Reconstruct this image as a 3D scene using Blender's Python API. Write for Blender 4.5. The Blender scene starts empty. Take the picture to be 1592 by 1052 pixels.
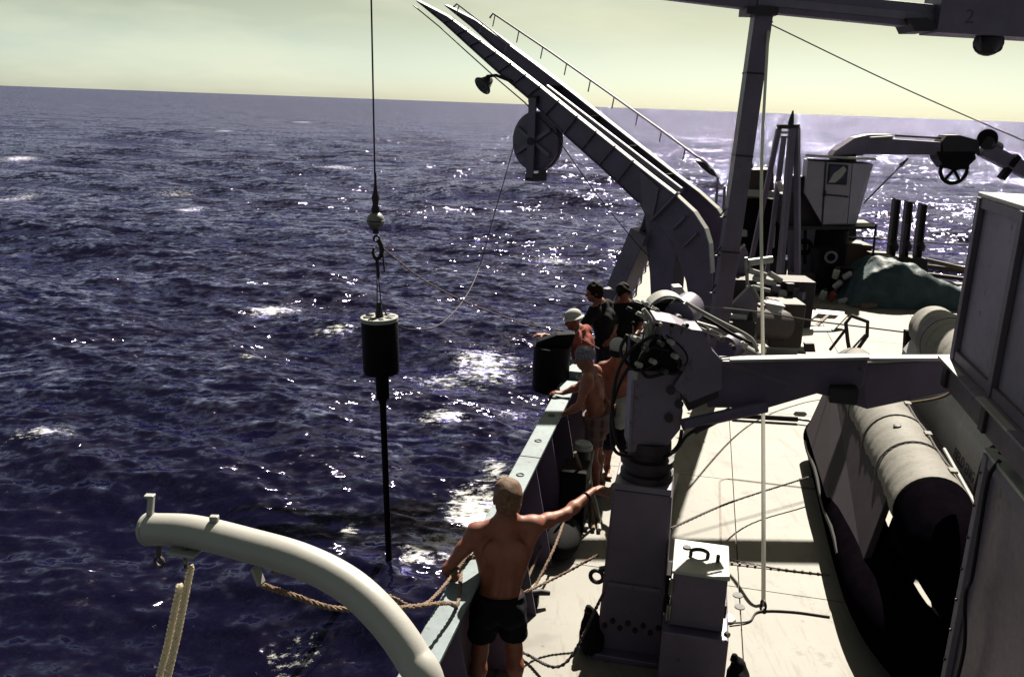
import bpy, bmesh, math, random
import numpy as np
from mathutils import Vector, Matrix, Quaternion
random.seed(7); rng = np.random.default_rng(11)
R = math.radians
C = bpy.context.scene.collection
scn = bpy.context.scene

# ------------------------------------------------------------------ camera, sky, sun, exposure
CAM_H = 4.1; FPX = 1350.0; PW, PH = 1592.0, 1052.0
ROLL = R(2.0505); PITCH = R(15.10)
cam_d = bpy.data.cameras.new('camera'); cam = bpy.data.objects.new('camera', cam_d); C.objects.link(cam)
cam_d.sensor_width = 36.0; cam_d.lens = 36.0 * FPX / PW; cam_d.clip_start = 0.05; cam_d.clip_end = 200000
fw = Vector((0, math.cos(PITCH), -math.sin(PITCH))); up0 = Vector((0, math.sin(PITCH), math.cos(PITCH))); rt0 = Vector((1, 0, 0))
rt = rt0 * math.cos(ROLL) + up0 * math.sin(ROLL); up = up0 * math.cos(ROLL) - rt0 * math.sin(ROLL)
m = Matrix.Identity(4)
for i in range(3):
    m[i][0] = rt[i]; m[i][1] = up[i]; m[i][2] = -fw[i]
m[2][3] = CAM_H
cam.matrix_world = m
scn.camera = cam

SUN_AZ, SUN_EL = 20.0, 47.0          # azimuth to the right of +Y
sdir = Vector((math.sin(R(SUN_AZ)) * math.cos(R(SUN_EL)), math.cos(R(SUN_AZ)) * math.cos(R(SUN_EL)), math.sin(R(SUN_EL))))
wld = bpy.data.worlds.new('World'); scn.world = wld; wld.use_nodes = True
wn = wld.node_tree.nodes; wl = wld.node_tree.links; wn.clear()
wout = wn.new('ShaderNodeOutputWorld'); wbg = wn.new('ShaderNodeBackground'); wbg.inputs['Strength'].default_value = 0.05
sky = wn.new('ShaderNodeTexSky'); sky.sky_type = 'NISHITA'; sky.sun_disc = False
sky.sun_elevation = R(SUN_EL); sky.sun_rotation = R(SUN_AZ); sky.dust_density = 0.9; sky.air_density = 0.65; sky.ozone_density = 1.0
tint = wn.new('ShaderNodeMixRGB'); tint.blend_type = 'MULTIPLY'; tint.inputs[0].default_value = 1.0
tint.inputs[2].default_value = (0.95, 1.0, 0.76, 1)
wge = wn.new('ShaderNodeTexCoord'); wsp = wn.new('ShaderNodeSeparateXYZ'); wl.new(wge.outputs['Generated'], wsp.inputs[0])
wra = wn.new('ShaderNodeValToRGB'); wra.color_ramp.interpolation = 'EASE'; wl.new(wsp.outputs[2], wra.inputs[0])   # pale marine haze low over the horizon
wra.color_ramp.elements[0].position = 0.0; wra.color_ramp.elements[0].color = (0.585, 0.645, 0.60, 1)
wra.color_ramp.elements[1].position = 0.30; wra.color_ramp.elements[1].color = (0.68, 0.575, 0.33, 1); e_ = wra.color_ramp.elements.new(0.10); e_.color = (0.60, 0.525, 0.325, 1); wl.new(wra.outputs[0], tint.inputs[2])
wtc = wn.new('ShaderNodeTexCoord'); wmap = wn.new('ShaderNodeMapping'); wmap.inputs['Scale'].default_value = (1.0, 1.0, 4.5)
wno = wn.new('ShaderNodeTexNoise'); wno.inputs['Scale'].default_value = 3.0; wno.inputs['Detail'].default_value = 7; wno.inputs['Roughness'].default_value = 0.55
wrm = wn.new('ShaderNodeValToRGB'); wrm.color_ramp.elements[0].position = 0.47; wrm.color_ramp.elements[1].position = 0.68
wrm.color_ramp.elements[0].color = (0, 0, 0, 1); wrm.color_ramp.elements[1].color = (0.38, 0.38, 0.38, 1)
wcl = wn.new('ShaderNodeMixRGB'); wcl.blend_type = 'MIX'; wcl.inputs[2].default_value = (5.6, 5.6, 4.1, 1)
wl.new(wtc.outputs['Generated'], wmap.inputs[0]); wl.new(wmap.outputs[0], wno.inputs['Vector']); wl.new(wno.outputs['Fac'], wrm.inputs[0])
wl.new(sky.outputs[0], tint.inputs[1]); wl.new(tint.outputs[0], wcl.inputs[1]); wl.new(wrm.outputs[0], wcl.inputs[0])
wl.new(wcl.outputs[0], wbg.inputs['Color']); wl.new(wbg.outputs[0], wout.inputs['Surface'])

sl = bpy.data.lights.new('sun', 'SUN'); sl.energy = 5.0; sl.angle = R(0.53); sl.color = (1.0, 0.93, 0.79)
so = bpy.data.objects.new('sun', sl); C.objects.link(so); so.rotation_euler = sdir.to_track_quat('Z', 'Y').to_euler(); so.location = (5, 15, 30)

vs = scn.view_settings
scn.display_settings.display_device = 'sRGB'
vs.view_transform = 'Standard'; vs.look = 'None'; vs.gamma = 1.0; vs.exposure = 1.80
scn.cycles.use_denoising = True
scn.cycles.max_bounces = 6; scn.cycles.diffuse_bounces = 3; scn.cycles.glossy_bounces = 3
scn.cycles.sample_clamp_indirect = 4.0
scn.cycles.caustics_reflective = False; scn.cycles.caustics_refractive = False

# ------------------------------------------------------------------ geometry helpers
CP, SP, CR, SR = math.cos(PITCH), math.sin(PITCH), math.cos(ROLL), math.sin(ROLL)
O = Vector((0, 0, CAM_H))
def ray(px, py):
    u = (px - PW / 2) / FPX; v = (PH / 2 - py) / FPX
    a = u * CR - v * SR; b = u * SR + v * CR
    return Vector((a, CP + b * SP, -SP + b * CP))
def Py(px, py, y):                     # sight line meets the plane at distance y
    d = ray(px, py); return O + d * (y / d.y)
def Pz(px, py, z=0.0):                 # sight line meets the level z
    d = ray(px, py); return O + d * ((z - CAM_H) / d.z)
def Pv(px, py, o, n):                  # sight line meets the plane through o with normal n
    d = ray(px, py); return O + d * ((o - O).dot(n) / d.dot(n))
AX = R(12.0); AS = Vector((math.sin(AX), math.cos(AX), 0)); AT = Vector((math.cos(AX), -math.sin(AX), 0)); AZ = Vector((0, 0, 1))
def S(t, s, z=0.0):                    # ship frame: t to starboard, s along the deck, z up
    return AT * t + AS * s + AZ * z
SHIP = Matrix((AT, AS, AZ)).transposed()
V = Vector

class MB:
    def __init__(s): s.v = []; s.f = []; s.sm = []
    def add(s, vs, fs, smooth=False):
        o = len(s.v); s.v += [V(p) for p in vs]
        for f in fs: s.f.append(tuple(i + o for i in f)); s.sm.append(smooth)
        return s
    def box(s, c, size, M=SHIP):
        x, y, z = [q / 2 for q in size]; c = V(c)
        P = [c + M @ V((sx * x, sy * y, sz * z)) for sz in (-1, 1) for sy in (-1, 1) for sx in (-1, 1)]
        return s.add(P, [(0, 2, 3, 1), (4, 5, 7, 6), (0, 1, 5, 4), (2, 6, 7, 3), (0, 4, 6, 2), (1, 3, 7, 5)])
    def beam(s, a, b, w, h, upv=AZ, w2=None, h2=None):
        a, b = V(a), V(b); d = (b - a).normalized(); x = d.cross(V(upv))
        if x.length < 1e-4: x = d.cross(V((1, 0, 0)))
        x.normalize(); y = x.cross(d)
        w2 = w if w2 is None else w2; h2 = h if h2 is None else h2
        P = [p + x * (sx * ww / 2) + y * (sy * hh / 2) for p, ww, hh in ((a, w, h), (b, w2, h2)) for sx, sy in ((-1, -1), (1, -1), (1, 1), (-1, 1))]
        return s.add(P, [(3, 2, 1, 0), (4, 5, 6, 7), (0, 1, 5, 4), (1, 2, 6, 5), (2, 3, 7, 6), (3, 0, 4, 7)])
    def tube(s, pts, r, n=10, caps=True):
        pts = [V(p) for p in pts]; N = len(pts)
        rs = [r] * N if not hasattr(r, '__len__') else list(r)
        rings = []; prev = None
        for i, p in enumerate(pts):
            d = (pts[min(i + 1, N - 1)] - pts[max(i - 1, 0)])
            d = d.normalized() if d.length > 1e-9 else V((0, 0, 1))
            if prev is None:
                x = d.cross(AZ) if abs(d.z) < 0.95 else d.cross(V((1, 0, 0)))
            else: x = prev - d * prev.dot(d)
            x.normalize(); prev = x; y = d.cross(x)
            rings.append([p + (x * math.cos(k * 2 * math.pi / n) + y * math.sin(k * 2 * math.pi / n)) * rs[i] for k in range(n)])
        vs = [q for rg in rings for q in rg]
        fs = [(i * n + k, i * n + (k + 1) % n, (i + 1) * n + (k + 1) % n, (i + 1) * n + k) for i in range(N - 1) for k in range(n)]
        s.add(vs, fs, True)
        if caps:
            s.add(rings[0], [tuple(range(n))[::-1]]); s.add(rings[-1], [tuple(range(n))])
        return s
    def cyl(s, a, b, r, r2=None, n=20): return s.tube([a, b], [r, r if r2 is None else r2], n)
    def lathe(s, a, axis, prof, n=24):   # prof: (distance along axis, radius)
        a = V(a); ax = V(axis).normalized()
        return s.tube_axis(a, ax, prof, n)
    def tube_axis(s, a, ax, prof, n):
        x = ax.cross(AZ) if abs(ax.z) < 0.9 else ax.cross(V((1, 0, 0)))
        x.normalize(); y = ax.cross(x); vs = []
        for d, r in prof:
            vs += [a + ax * d + (x * math.cos(k * 2 * math.pi / n) + y * math.sin(k * 2 * math.pi / n)) * max(r, 1e-4) for k in range(n)]
        fs = [(i * n + k, i * n + (k + 1) % n, (i + 1) * n + (k + 1) % n, (i + 1) * n + k) for i in range(len(prof) - 1) for k in range(n)]
        s.add(vs, fs, True)
        L = len(prof) - 1
        s.add(vs[:n], [tuple(range(n))[::-1]]); s.add(vs[L * n:], [tuple(range(n))])
        return s
    def prism(s, pts, vec):              # polygon extruded along vec
        pts = [V(p) for p in pts]; vec = V(vec); n = len(pts)
        nrm = V((0, 0, 0))
        for i in range(n): nrm += pts[i].cross(pts[(i + 1) % n])
        if nrm.dot(vec) > 0: pts = pts[::-1]
        vs = pts + [p + vec for p in pts]
        fs = [tuple(range(n)), tuple(range(2 * n - 1, n - 1, -1))] + [(i, i + n, (i + 1) % n + n, (i + 1) % n) for i in range(n)]
        return s.add(vs, fs)
    def ball(s, c, r, M=None, n=16, m_=10):
        c = V(c); r = V((r, r, r)) if not hasattr(r, '__len__') else V(r); M = M or Matrix.Identity(3)
        vs = []
        for i in range(m_ + 1):
            th = math.pi * i / m_
            for k in range(n):
                ph = 2 * math.pi * k / n
                vs.append(c + M @ V((r.x * math.sin(th) * math.cos(ph), r.y * math.sin(th) * math.sin(ph), r.z * math.cos(th))))
        fs = [(i * n + k, (i + 1) * n + k, (i + 1) * n + (k + 1) % n, i * n + (k + 1) % n) for i in range(m_) for k in range(n)]
        return s.add(vs, fs, True)
    def torus(s, c, axis, Rr, r, n=24, a0=0, a1=360):
        c = V(c); ax = V(axis).normalized(); x = ax.cross(AZ) if abs(ax.z) < 0.9 else ax.cross(V((1, 0, 0))); x.normalize(); y = ax.cross(x)
        full = abs(a1 - a0) >= 360
        pts = [c + (x * math.cos(R(a0 + (a1 - a0) * k / n)) + y * math.sin(R(a0 + (a1 - a0) * k / n))) * Rr for k in range(n + 1)]
        return s.tube(pts, r, 8, not full)
    def build(s, name, mat, parent=None, bevel=0.0, loc=None):
        return mkobj(name, s.v, s.f, mat, parent, s.sm, bevel, loc)

def wloc(o):
    p = V((0, 0, 0))
    while o is not None: p += o.location; o = o.parent
    return p
def mkobj(name, verts, faces, mat, parent=None, sm=None, bevel=0.0, loc=None):
    A = np.array([tuple(p) for p in verts], dtype=float)
    c = V((A.min(0) + A.max(0)) / 2) if loc is None else V(loc)
    me = bpy.data.meshes.new(name)
    me.from_pydata([tuple(p) for p in (A - np.array(c))], [], faces)
    if sm is not None:
        me.polygons.foreach_set('use_smooth', [bool(x) for x in sm])
    me.update(); me.validate()
    if sm is not None and any(sm): me.set_sharp_from_angle(angle=R(38))
    o = bpy.data.objects.new(name, me); C.objects.link(o)
    if mat is not None: me.materials.append(mat)
    o.location = c - (wloc(parent) if parent else V((0, 0, 0)))
    if parent: o.parent = parent
    if bevel > 0:
        b = o.modifiers.new('bevel', 'BEVEL'); b.width = bevel; b.segments = 2; b.limit_method = 'ANGLE'; b.angle_limit = R(40)
    return o
def tag(o, label=None, cat=None, group=None, kind=None):
    if label: o['label'] = label
    if cat: o['category'] = cat
    if group: o['group'] = group
    if kind: o['kind'] = kind
    return o
def thing(name, loc, label, cat, group=None):
    o = bpy.data.objects.new(name, None); C.objects.link(o); o.location = loc; o.empty_display_size = 0.2
    return tag(o, label, cat, group)
def bez(pts, n=12):                    # Catmull-Rom through the points
    pts = [V(p) for p in pts]; P = [pts[0] * 2 - pts[1]] + pts + [pts[-1] * 2 - pts[-2]]; out = []
    for i in range(1, len(P) - 2):
        for k in range(n):
            t = k / n; a, b, c, d = P[i - 1], P[i], P[i + 1], P[i + 2]
            out.append(0.5 * ((2 * b) + (c - a) * t + (2 * a - 5 * b + 4 * c - d) * t * t + (3 * b - a - 3 * c + d) * t ** 3))
    return out + [pts[-1]]
def strands(path, r, pitch, n=3):      # laid rope: n strands twisted round the path
    path = [V(p) for p in path]; tot = 0.0; outs = [[] for _ in range(n)]; prev = None
    for i, p in enumerate(path):
        d = (path[min(i + 1, len(path) - 1)] - path[max(i - 1, 0)]).normalized()
        x = (d.cross(V((0.3, 0.9, 0.2))) if prev is None else prev - d * prev.dot(d)); x.normalize(); prev = x; y = d.cross(x)
        if i: tot += (p - path[i - 1]).length
        for k in range(n):
            a = tot / pitch * 2 * math.pi + k * 2 * math.pi / n
            outs[k].append(p + (x * math.cos(a) + y * math.sin(a)) * r * 0.55)
    return outs
def resample(path, step):
    path = [V(p) for p in path]; out = [path[0]]
    for a, b in zip(path[:-1], path[1:]):
        n = max(1, int((b - a).length / step))
        out += [a.lerp(b, (k + 1) / n) for k in range(n)]
    return out

# ------------------------------------------------------------------ materials
def newmat(name):
    mt = bpy.data.materials.new(name); mt.use_nodes = True; nt = mt.node_tree
    return mt, nt.nodes, nt.links, nt.nodes['Principled BSDF']
def nse(N, L, vec, scale, detail=5, rough=0.6):
    n = N.new('ShaderNodeTexNoise'); n.inputs['Scale'].default_value = scale; n.inputs['Detail'].default_value = detail; n.inputs['Roughness'].default_value = rough
    if vec is not None: L.new(vec, n.inputs['Vector'])
    return n.outputs['Fac']
def ramp(N, L, fac, p0, p1, c0=(0, 0, 0, 1), c1=(1, 1, 1, 1)):
    r = N.new('ShaderNodeValToRGB'); r.color_ramp.elements[0].position = p0; r.color_ramp.elements[1].position = p1
    r.color_ramp.elements[0].color = c0; r.color_ramp.elements[1].color = c1; L.new(fac, r.inputs[0]); return r.outputs[0]
KALB = 0.50
def mix(N, L, fac, a, b, mode='MIX'):
    x = N.new('ShaderNodeMixRGB'); x.blend_type = mode
    for s_, v_ in ((0, fac), (1, a), (2, b)):
        if isinstance(v_, (int, float)): x.inputs[s_].default_value = v_
        elif isinstance(v_, tuple): x.inputs[s_].default_value = tuple(q * KALB for q in v_[:3]) + (1,)
        else: L.new(v_, x.inputs[s_])
    return x.outputs[0]
def bump(N, L, B, h, strength=0.2, dist=0.01):
    b = N.new('ShaderNodeBump'); b.inputs['Strength'].default_value = strength; b.inputs['Distance'].default_value = dist
    L.new(h, b.inputs['Height']); L.new(b.outputs[0], B.inputs['Normal'])
def paint(name, col, rough=0.45, rust=0.25, var=0.25, metal=0.0, rustcol=(0.055, 0.022, 0.014), sc=1.0, streak=True, spec=0.4):
    mt, N, L, B = newmat(name)
    tc = N.new('ShaderNodeTexCoord'); geo = N.new('ShaderNodeNewGeometry'); pos = geo.outputs['Position']
    n1 = nse(N, L, pos, 2.3 * sc, 6); n2 = nse(N, L, pos, 19 * sc, 6, 0.7)
    c = mix(N, L, ramp(N, L, n1, 0.3, 0.7), tuple(x * (1 - var) for x in col), tuple(min(1, x * (1 + var)) for x in col))
    mp = N.new('ShaderNodeMapping'); mp.inputs['Scale'].default_value = (9 * sc, 9 * sc, 0.7 * sc) if streak else (4, 4, 4); L.new(pos, mp.inputs[0])
    n3 = nse(N, L, mp.outputs[0], 1.0, 6, 0.65)
    rm = N.new('ShaderNodeMath'); rm.operation = 'MULTIPLY'; L.new(n3, rm.inputs[0]); L.new(n2, rm.inputs[1])
    rmask = ramp(N, L, rm.outputs[0], 0.36 - rust * 0.14, 0.46 - rust * 0.1)
    c = mix(N, L, rmask, c, rustcol)
    L.new(c, B.inputs['Base Color']); B.inputs['Metallic'].default_value = metal
    rr = N.new('ShaderNodeMapRange'); rr.inputs[3].default_value = rough - 0.12; rr.inputs[4].default_value = rough + 0.2; L.new(n2, rr.inputs[0]); L.new(rr.outputs[0], B.inputs['Roughness'])
    B.inputs['Specular IOR Level'].default_value = spec
    bump(N, L, B, n2, 0.25, 0.004)
    return mt
def plain(name, col, rough=0.6, metal=0.0, var=0.2, sc=8, bmp=0.2, bd=0.005, spec=0.4):
    mt, N, L, B = newmat(name); geo = N.new('ShaderNodeNewGeometry')
    n1 = nse(N, L, geo.outputs['Position'], sc, 5)
    L.new(mix(N, L, ramp(N, L, n1, 0.3, 0.7), tuple(x * (1 - var) for x in col), tuple(min(1, x * (1 + var)) for x in col)), B.inputs['Base Color'])
    B.inputs['Roughness'].default_value = rough; B.inputs['Metallic'].default_value = metal; B.inputs['Specular IOR Level'].default_value = spec
    if bmp: bump(N, L, B, n1, bmp, bd)
    return mt
M = {}
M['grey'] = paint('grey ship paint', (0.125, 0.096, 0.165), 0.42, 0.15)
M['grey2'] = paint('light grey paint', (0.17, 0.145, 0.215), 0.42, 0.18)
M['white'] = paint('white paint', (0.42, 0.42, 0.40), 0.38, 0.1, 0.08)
M['davit'] = paint('davit white paint', (0.47, 0.455, 0.43), 0.45, -0.1, 0.07)
M['cabin'] = paint('cabin paint', (0.36, 0.33, 0.41), 0.45, 0.05, 0.12)
M['panel'] = paint('crate panel', (0.225, 0.20, 0.275), 0.6, 0.06, 0.18)
M['frame'] = paint('crate frame', (0.12, 0.09, 0.13), 0.6, 0.25)
M['blue'] = paint('pale blue paint', (0.135, 0.19, 0.22), 0.55, 0.35, 0.3)
M['black'] = plain('black steel', (0.010, 0.008, 0.011), 0.65, 0.0, spec=0.05)
M['dark'] = paint('dark steel', (0.026, 0.020, 0.027), 0.5, 0.35, spec=0.2)
M['rusty'] = paint('rusty steel', (0.05, 0.032, 0.03), 0.6, 0.7)
M['red'] = plain('red oxide paint', (0.12, 0.028, 0.02), 0.55)
M['rubber'] = plain('black hose rubber', (0.010, 0.009, 0.011), 0.6, spec=0.15)
M['whitehose'] = plain('pale hose', (0.36, 0.35, 0.31), 0.4)
M['wire'] = plain('wire rope', (0.035, 0.028, 0.032), 0.6, 0.0, 0.3, 60, spec=0.1)
M['steel'] = plain('bare steel', (0.25, 0.24, 0.22), 0.3, 0.8, 0.2)
M['lamp'] = plain('lamp glass', (0.2, 0.2, 0.2), 0.08, 0.0, 0.1, 5, 0)
M['wood'] = plain('weathered wood', (0.16, 0.11, 0.075), 0.7, 0, 0.3, 12)
M['glass'] = plain('window glass', (0.02, 0.018, 0.025), 0.05, 0.0, 0.1, 5, 0, spec=0.8)
M['cotton'] = plain('white cotton', (0.5, 0.49, 0.47), 0.85, 0, 0.08, 14, 0.3, 0.01)
M['blackshirt'] = plain('black cotton', (0.009, 0.008, 0.010), 0.9, 0, 0.2, 20, 0.3, 0.01, 0.1)
M['navy'] = plain('navy shorts cloth', (0.008, 0.008, 0.014), 0.9, 0, 0.3, 15, 0.35, 0.012, 0.1)
M['denim'] = plain('dark denim', (0.018, 0.019, 0.035), 0.9, 0, 0.3, 20, 0.3, 0.01, 0.1)
M['redshirt'] = plain('red cotton', (0.30, 0.075, 0.06), 0.85, 0, 0.12, 14, 0.4, 0.012, 0.1)
M['beard'] = plain('dark hair', (0.010, 0.006, 0.006), 0.8, 0, 0.4, 60, 0.6, 0.01, 0.1)
M['blond'] = None
M['bandana'] = plain('patterned bandana', (0.22, 0.20, 0.25), 0.85, 0, 0.55, 45, 0.3, 0.006, 0.1)
M['buoy'] = plain('float paint', (0.22, 0.21, 0.2), 0.5, 0, 0.5, 22, 0.3)

def skinmat():
    mt, N, L, B = newmat('sun tanned skin'); geo = N.new('ShaderNodeNewGeometry'); pos = geo.outputs['Position']
    c = mix(N, L, ramp(N, L, nse(N, L, pos, 5, 4), 0.35, 0.65), (0.26, 0.078, 0.046), (0.36, 0.118, 0.072))
    c = mix(N, L, ramp(N, L, nse(N, L, pos, 90, 3), 0.56, 0.68), c, (0.2, 0.066, 0.04))
    L.new(c, B.inputs['Base Color']); B.inputs['Roughness'].default_value = 0.56; B.inputs['Specular IOR Level'].default_value = 0.32
    B.inputs['Subsurface Weight'].default_value = 0.12; B.inputs['Subsurface Radius'].default_value = (0.02, 0.007, 0.004); B.inputs['Subsurface Scale'].default_value = 0.5
    bump(N, L, B, nse(N, L, pos, 160, 2), 0.12, 0.002); return mt
M['skin'] = skinmat()
def hairmat():
    mt, N, L, B = newmat('blond hair'); tc = N.new('ShaderNodeTexCoord')
    mp = N.new('ShaderNodeMapping'); mp.inputs['Scale'].default_value = (260, 260, 22); L.new(tc.outputs['Object'], mp.inputs[0])
    n1 = nse(N, L, mp.outputs[0], 1.0, 3); n2 = nse(N, L, tc.outputs['Object'], 28, 4)
    c = mix(N, L, ramp(N, L, n1, 0.35, 0.65), (0.13, 0.062, 0.034), (0.34, 0.19, 0.105)); c = mix(N, L, ramp(N, L, n2, 0.4, 0.65), c, (0.12, 0.058, 0.034))
    L.new(c, B.inputs['Base Color']); B.inputs['Roughness'].default_value = 0.6; B.inputs['Specular IOR Level'].default_value = 0.25
    bump(N, L, B, n1, 0.9, 0.006); return mt
M['blond'] = hairmat()
def plaid():
    mt, N, L, B = newmat('plaid cloth'); tc = N.new('ShaderNodeTexCoord')
    sp = N.new('ShaderNodeSeparateXYZ'); L.new(tc.outputs['Object'], sp.inputs[0]); outs = []
    for k, f in ((0, 60.0), (2, 55.0)):
        a = N.new('ShaderNodeMath'); a.operation = 'MULTIPLY'; a.inputs[1].default_value = f; L.new(sp.outputs[k], a.inputs[0])
        b = N.new('ShaderNodeMath'); b.operation = 'SINE'; L.new(a.outputs[0], b.inputs[0]); outs.append(ramp(N, L, b.outputs[0], 0.35, 0.6))
    c = mix(N, L, outs[0], (0.18, 0.10, 0.09), (0.075, 0.03, 0.035)); c = mix(N, L, outs[1], c, mix(N, L, 0.5, c, (0.22, 0.15, 0.15)))
    L.new(c, B.inputs['Base Color']); B.inputs['Roughness'].default_value = 0.9; return mt
M['plaid'] = plaid()
def ropemat(name, col, pitch=0.03, dark=0.45, trans=0.0):
    mt, N, L, B = newmat(name); geo = N.new('ShaderNodeNewGeometry'); pos = geo.outputs['Position']
    n1 = nse(N, L, pos, 70, 4)
    L.new(mix(N, L, ramp(N, L, n1, 0.35, 0.65), tuple(x * dark for x in col), col), B.inputs['Base Color']); B.inputs['Roughness'].default_value = 0.9
    bump(N, L, B, n1, 0.6, 0.006)
    if trans:                       # fibres let some light through
        t_ = N.new('ShaderNodeBsdfTranslucent'); t_.inputs['Color'].default_value = tuple(x * 0.9 for x in col) + (1,)
        ms = N.new('ShaderNodeMixShader'); ms.inputs[0].default_value = trans; L.new(B.outputs[0], ms.inputs[1]); L.new(t_.outputs[0], ms.inputs[2]); L.new(ms.outputs[0], N['Material Output'].inputs['Surface'])
    return mt
M['manila'] = ropemat('manila rope', (0.26, 0.16, 0.10), 0.03, 0.55)
M['palerope'] = ropemat('pale rope', (0.95, 0.88, 0.74), 0.03, 0.8, 0.5)
M['whiterope'] = ropemat('white rope', (0.95, 0.93, 0.86), 0.03, 0.92, 0.5)
M['greyrope'] = ropemat('grey rope', (0.10, 0.08, 0.085))
def deckmat():
    mt, N, L, B = newmat('deck paint'); geo = N.new('ShaderNodeNewGeometry'); pos = geo.outputs['Position']
    n1 = nse(N, L, pos, 0.9, 6, 0.6); n2 = nse(N, L, pos, 7, 7, 0.7); n3 = nse(N, L, pos, 55, 5, 0.7)
    c = mix(N, L, ramp(N, L, n1, 0.3, 0.7), (0.205, 0.19, 0.168), (0.26, 0.248, 0.222))
    c = mix(N, L, ramp(N, L, n2, 0.58, 0.78), c, (0.17, 0.14, 0.115))
    mp = N.new('ShaderNodeMapping'); mp.inputs['Rotation'].default_value = (0, 0, R(8)); mp.inputs['Scale'].default_value = (0.8, 7, 1); L.new(pos, mp.inputs[0])
    # worn, brown planked look further aft (towards the far end)
    sx = N.new('ShaderNodeSeparateXYZ'); L.new(pos, sx.inputs[0])
    far = N.new('ShaderNodeMapRange'); far.inputs[1].default_value = 12.3; far.inputs[2].default_value = 14.0; L.new(sx.outputs[1], far.inputs[0])
    streak = nse(N, L, mp.outputs[0], 1.6, 8, 0.7)
    w = mix(N, L, ramp(N, L, streak, 0.35, 0.62), (0.115, 0.085, 0.07), (0.29, 0.26, 0.215))
    fm = N.new('ShaderNodeMath'); fm.operation = 'MULTIPLY'; fm.inputs[1].default_value = 0.8; L.new(far.outputs[0], fm.inputs[0])
    c = mix(N, L, fm.outputs[0], c, w)
    mp2 = N.new('ShaderNodeMapping'); mp2.inputs['Rotation'].default_value = (0, 0, R(12)); mp2.inputs['Scale'].default_value = (5.5, 0.55, 1); L.new(pos, mp2.inputs[0])
    run = nse(N, L, mp2.outputs[0], 1.3, 8, 0.72)
    c = mix(N, L, ramp(N, L, run, 0.54, 0.72), c, (0.12, 0.082, 0.058))
    sc1 = nse(N, L, pos, 2.1, 9, 0.78)
    c = mix(N, L, ramp(N, L, sc1, 0.575, 0.66), c, (0.135, 0.115, 0.10)); c = mix(N, L, ramp(N, L, nse(N, L, pos, 1.3, 3, 0.5), 0.63, 0.68), c, (0.165, 0.148, 0.13))
    sp = N.new('ShaderNodeTexVoronoi'); sp.inputs['Scale'].default_value = 2.6; L.new(pos, sp.inputs['Vector'])
    c = mix(N, L, ramp(N, L, sp.outputs['Distance'], 0.012, 0.05, (1, 1, 1, 1), (0, 0, 0, 1)), c, (0.09, 0.05, 0.035))
    c = mix(N, L, ramp(N, L, n3, 0.62, 0.74), c, (0.19, 0.165, 0.14))
    L.new(c, B.inputs['Base Color']); B.inputs['Roughness'].default_value = 0.62; B.inputs['Specular IOR Level'].default_value = 0.3
    bump(N, L, B, n2, 0.3, 0.006); return mt
M['deck'] = deckmat()
M['seam'] = plain('rusty weld seam', (0.15, 0.105, 0.08), 0.7, 0, 0.4, 20)
def inflmat(name, col, dirt, wk=0.35):
    mt, N, L, B = newmat(name); geo = N.new('ShaderNodeNewGeometry'); pos = geo.outputs['Position']
    n1 = nse(N, L, pos, 2.2, 6); n2 = nse(N, L, pos, 24, 6, 0.7); n4 = nse(N, L, pos, 150, 2)
    c = mix(N, L, ramp(N, L, n1, 0.35, 0.7), tuple(x * 0.8 for x in col), col)
    c = mix(N, L, ramp(N, L, n2, 0.5, 0.75), c, dirt)
    L.new(c, B.inputs['Base Color']); B.inputs['Roughness'].default_value = 0.75; B.inputs['Specular IOR Level'].default_value = 0.2
    nw = N.new('ShaderNodeMapping'); nw.inputs['Scale'].default_value = (4.0, 5.5, 4.0); nw.inputs['Rotation'].default_value = (0, 0, R(-12)); L.new(pos, nw.inputs[0])
    wr = nse(N, L, nw.outputs[0], 1.0, 4, 0.55); b0 = N.new('ShaderNodeBump'); b0.inputs['Strength'].default_value = wk; b0.inputs['Distance'].default_value = 0.03; L.new(wr, b0.inputs['Height'])
    bump(N, L, B, mix(N, L, 0.5, n2, n4), 0.25, 0.006)
    for l_ in list(B.inputs['Normal'].links): L.new(b0.outputs[0], l_.from_node.inputs['Normal'])
    return mt
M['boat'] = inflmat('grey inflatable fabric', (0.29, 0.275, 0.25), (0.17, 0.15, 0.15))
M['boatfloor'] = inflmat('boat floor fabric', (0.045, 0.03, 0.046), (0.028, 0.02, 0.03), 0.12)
M['shadeboat'] = plain('shade toned inflatable fabric', (0.004, 0.003, 0.005), 0.85, 0, 0.3, 6, 0.3, 0.01, 0.0)  # near-black without gloss: the shade over the boat is put into the colour
M['raft'] = inflmat('pale raft hull', (0.62, 0.60, 0.64), (0.42, 0.39, 0.42))
def tarpmat():
    mt, N, L, B = newmat('teal tarpaulin'); geo = N.new('ShaderNodeNewGeometry'); pos = geo.outputs['Position']
    n1 = nse(N, L, pos, 2.5, 6); n2 = nse(N, L, pos, 9, 6)
    L.new(mix(N, L, ramp(N, L, n1, 0.3, 0.7), (0.018, 0.036, 0.05), (0.06, 0.105, 0.12)), B.inputs['Base Color']); B.inputs['Roughness'].default_value = 0.6; B.inputs['Specular IOR Level'].default_value = 0.2
    bump(N, L, B, n2, 0.5, 0.04); return mt
M['tarp'] = tarpmat()

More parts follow.
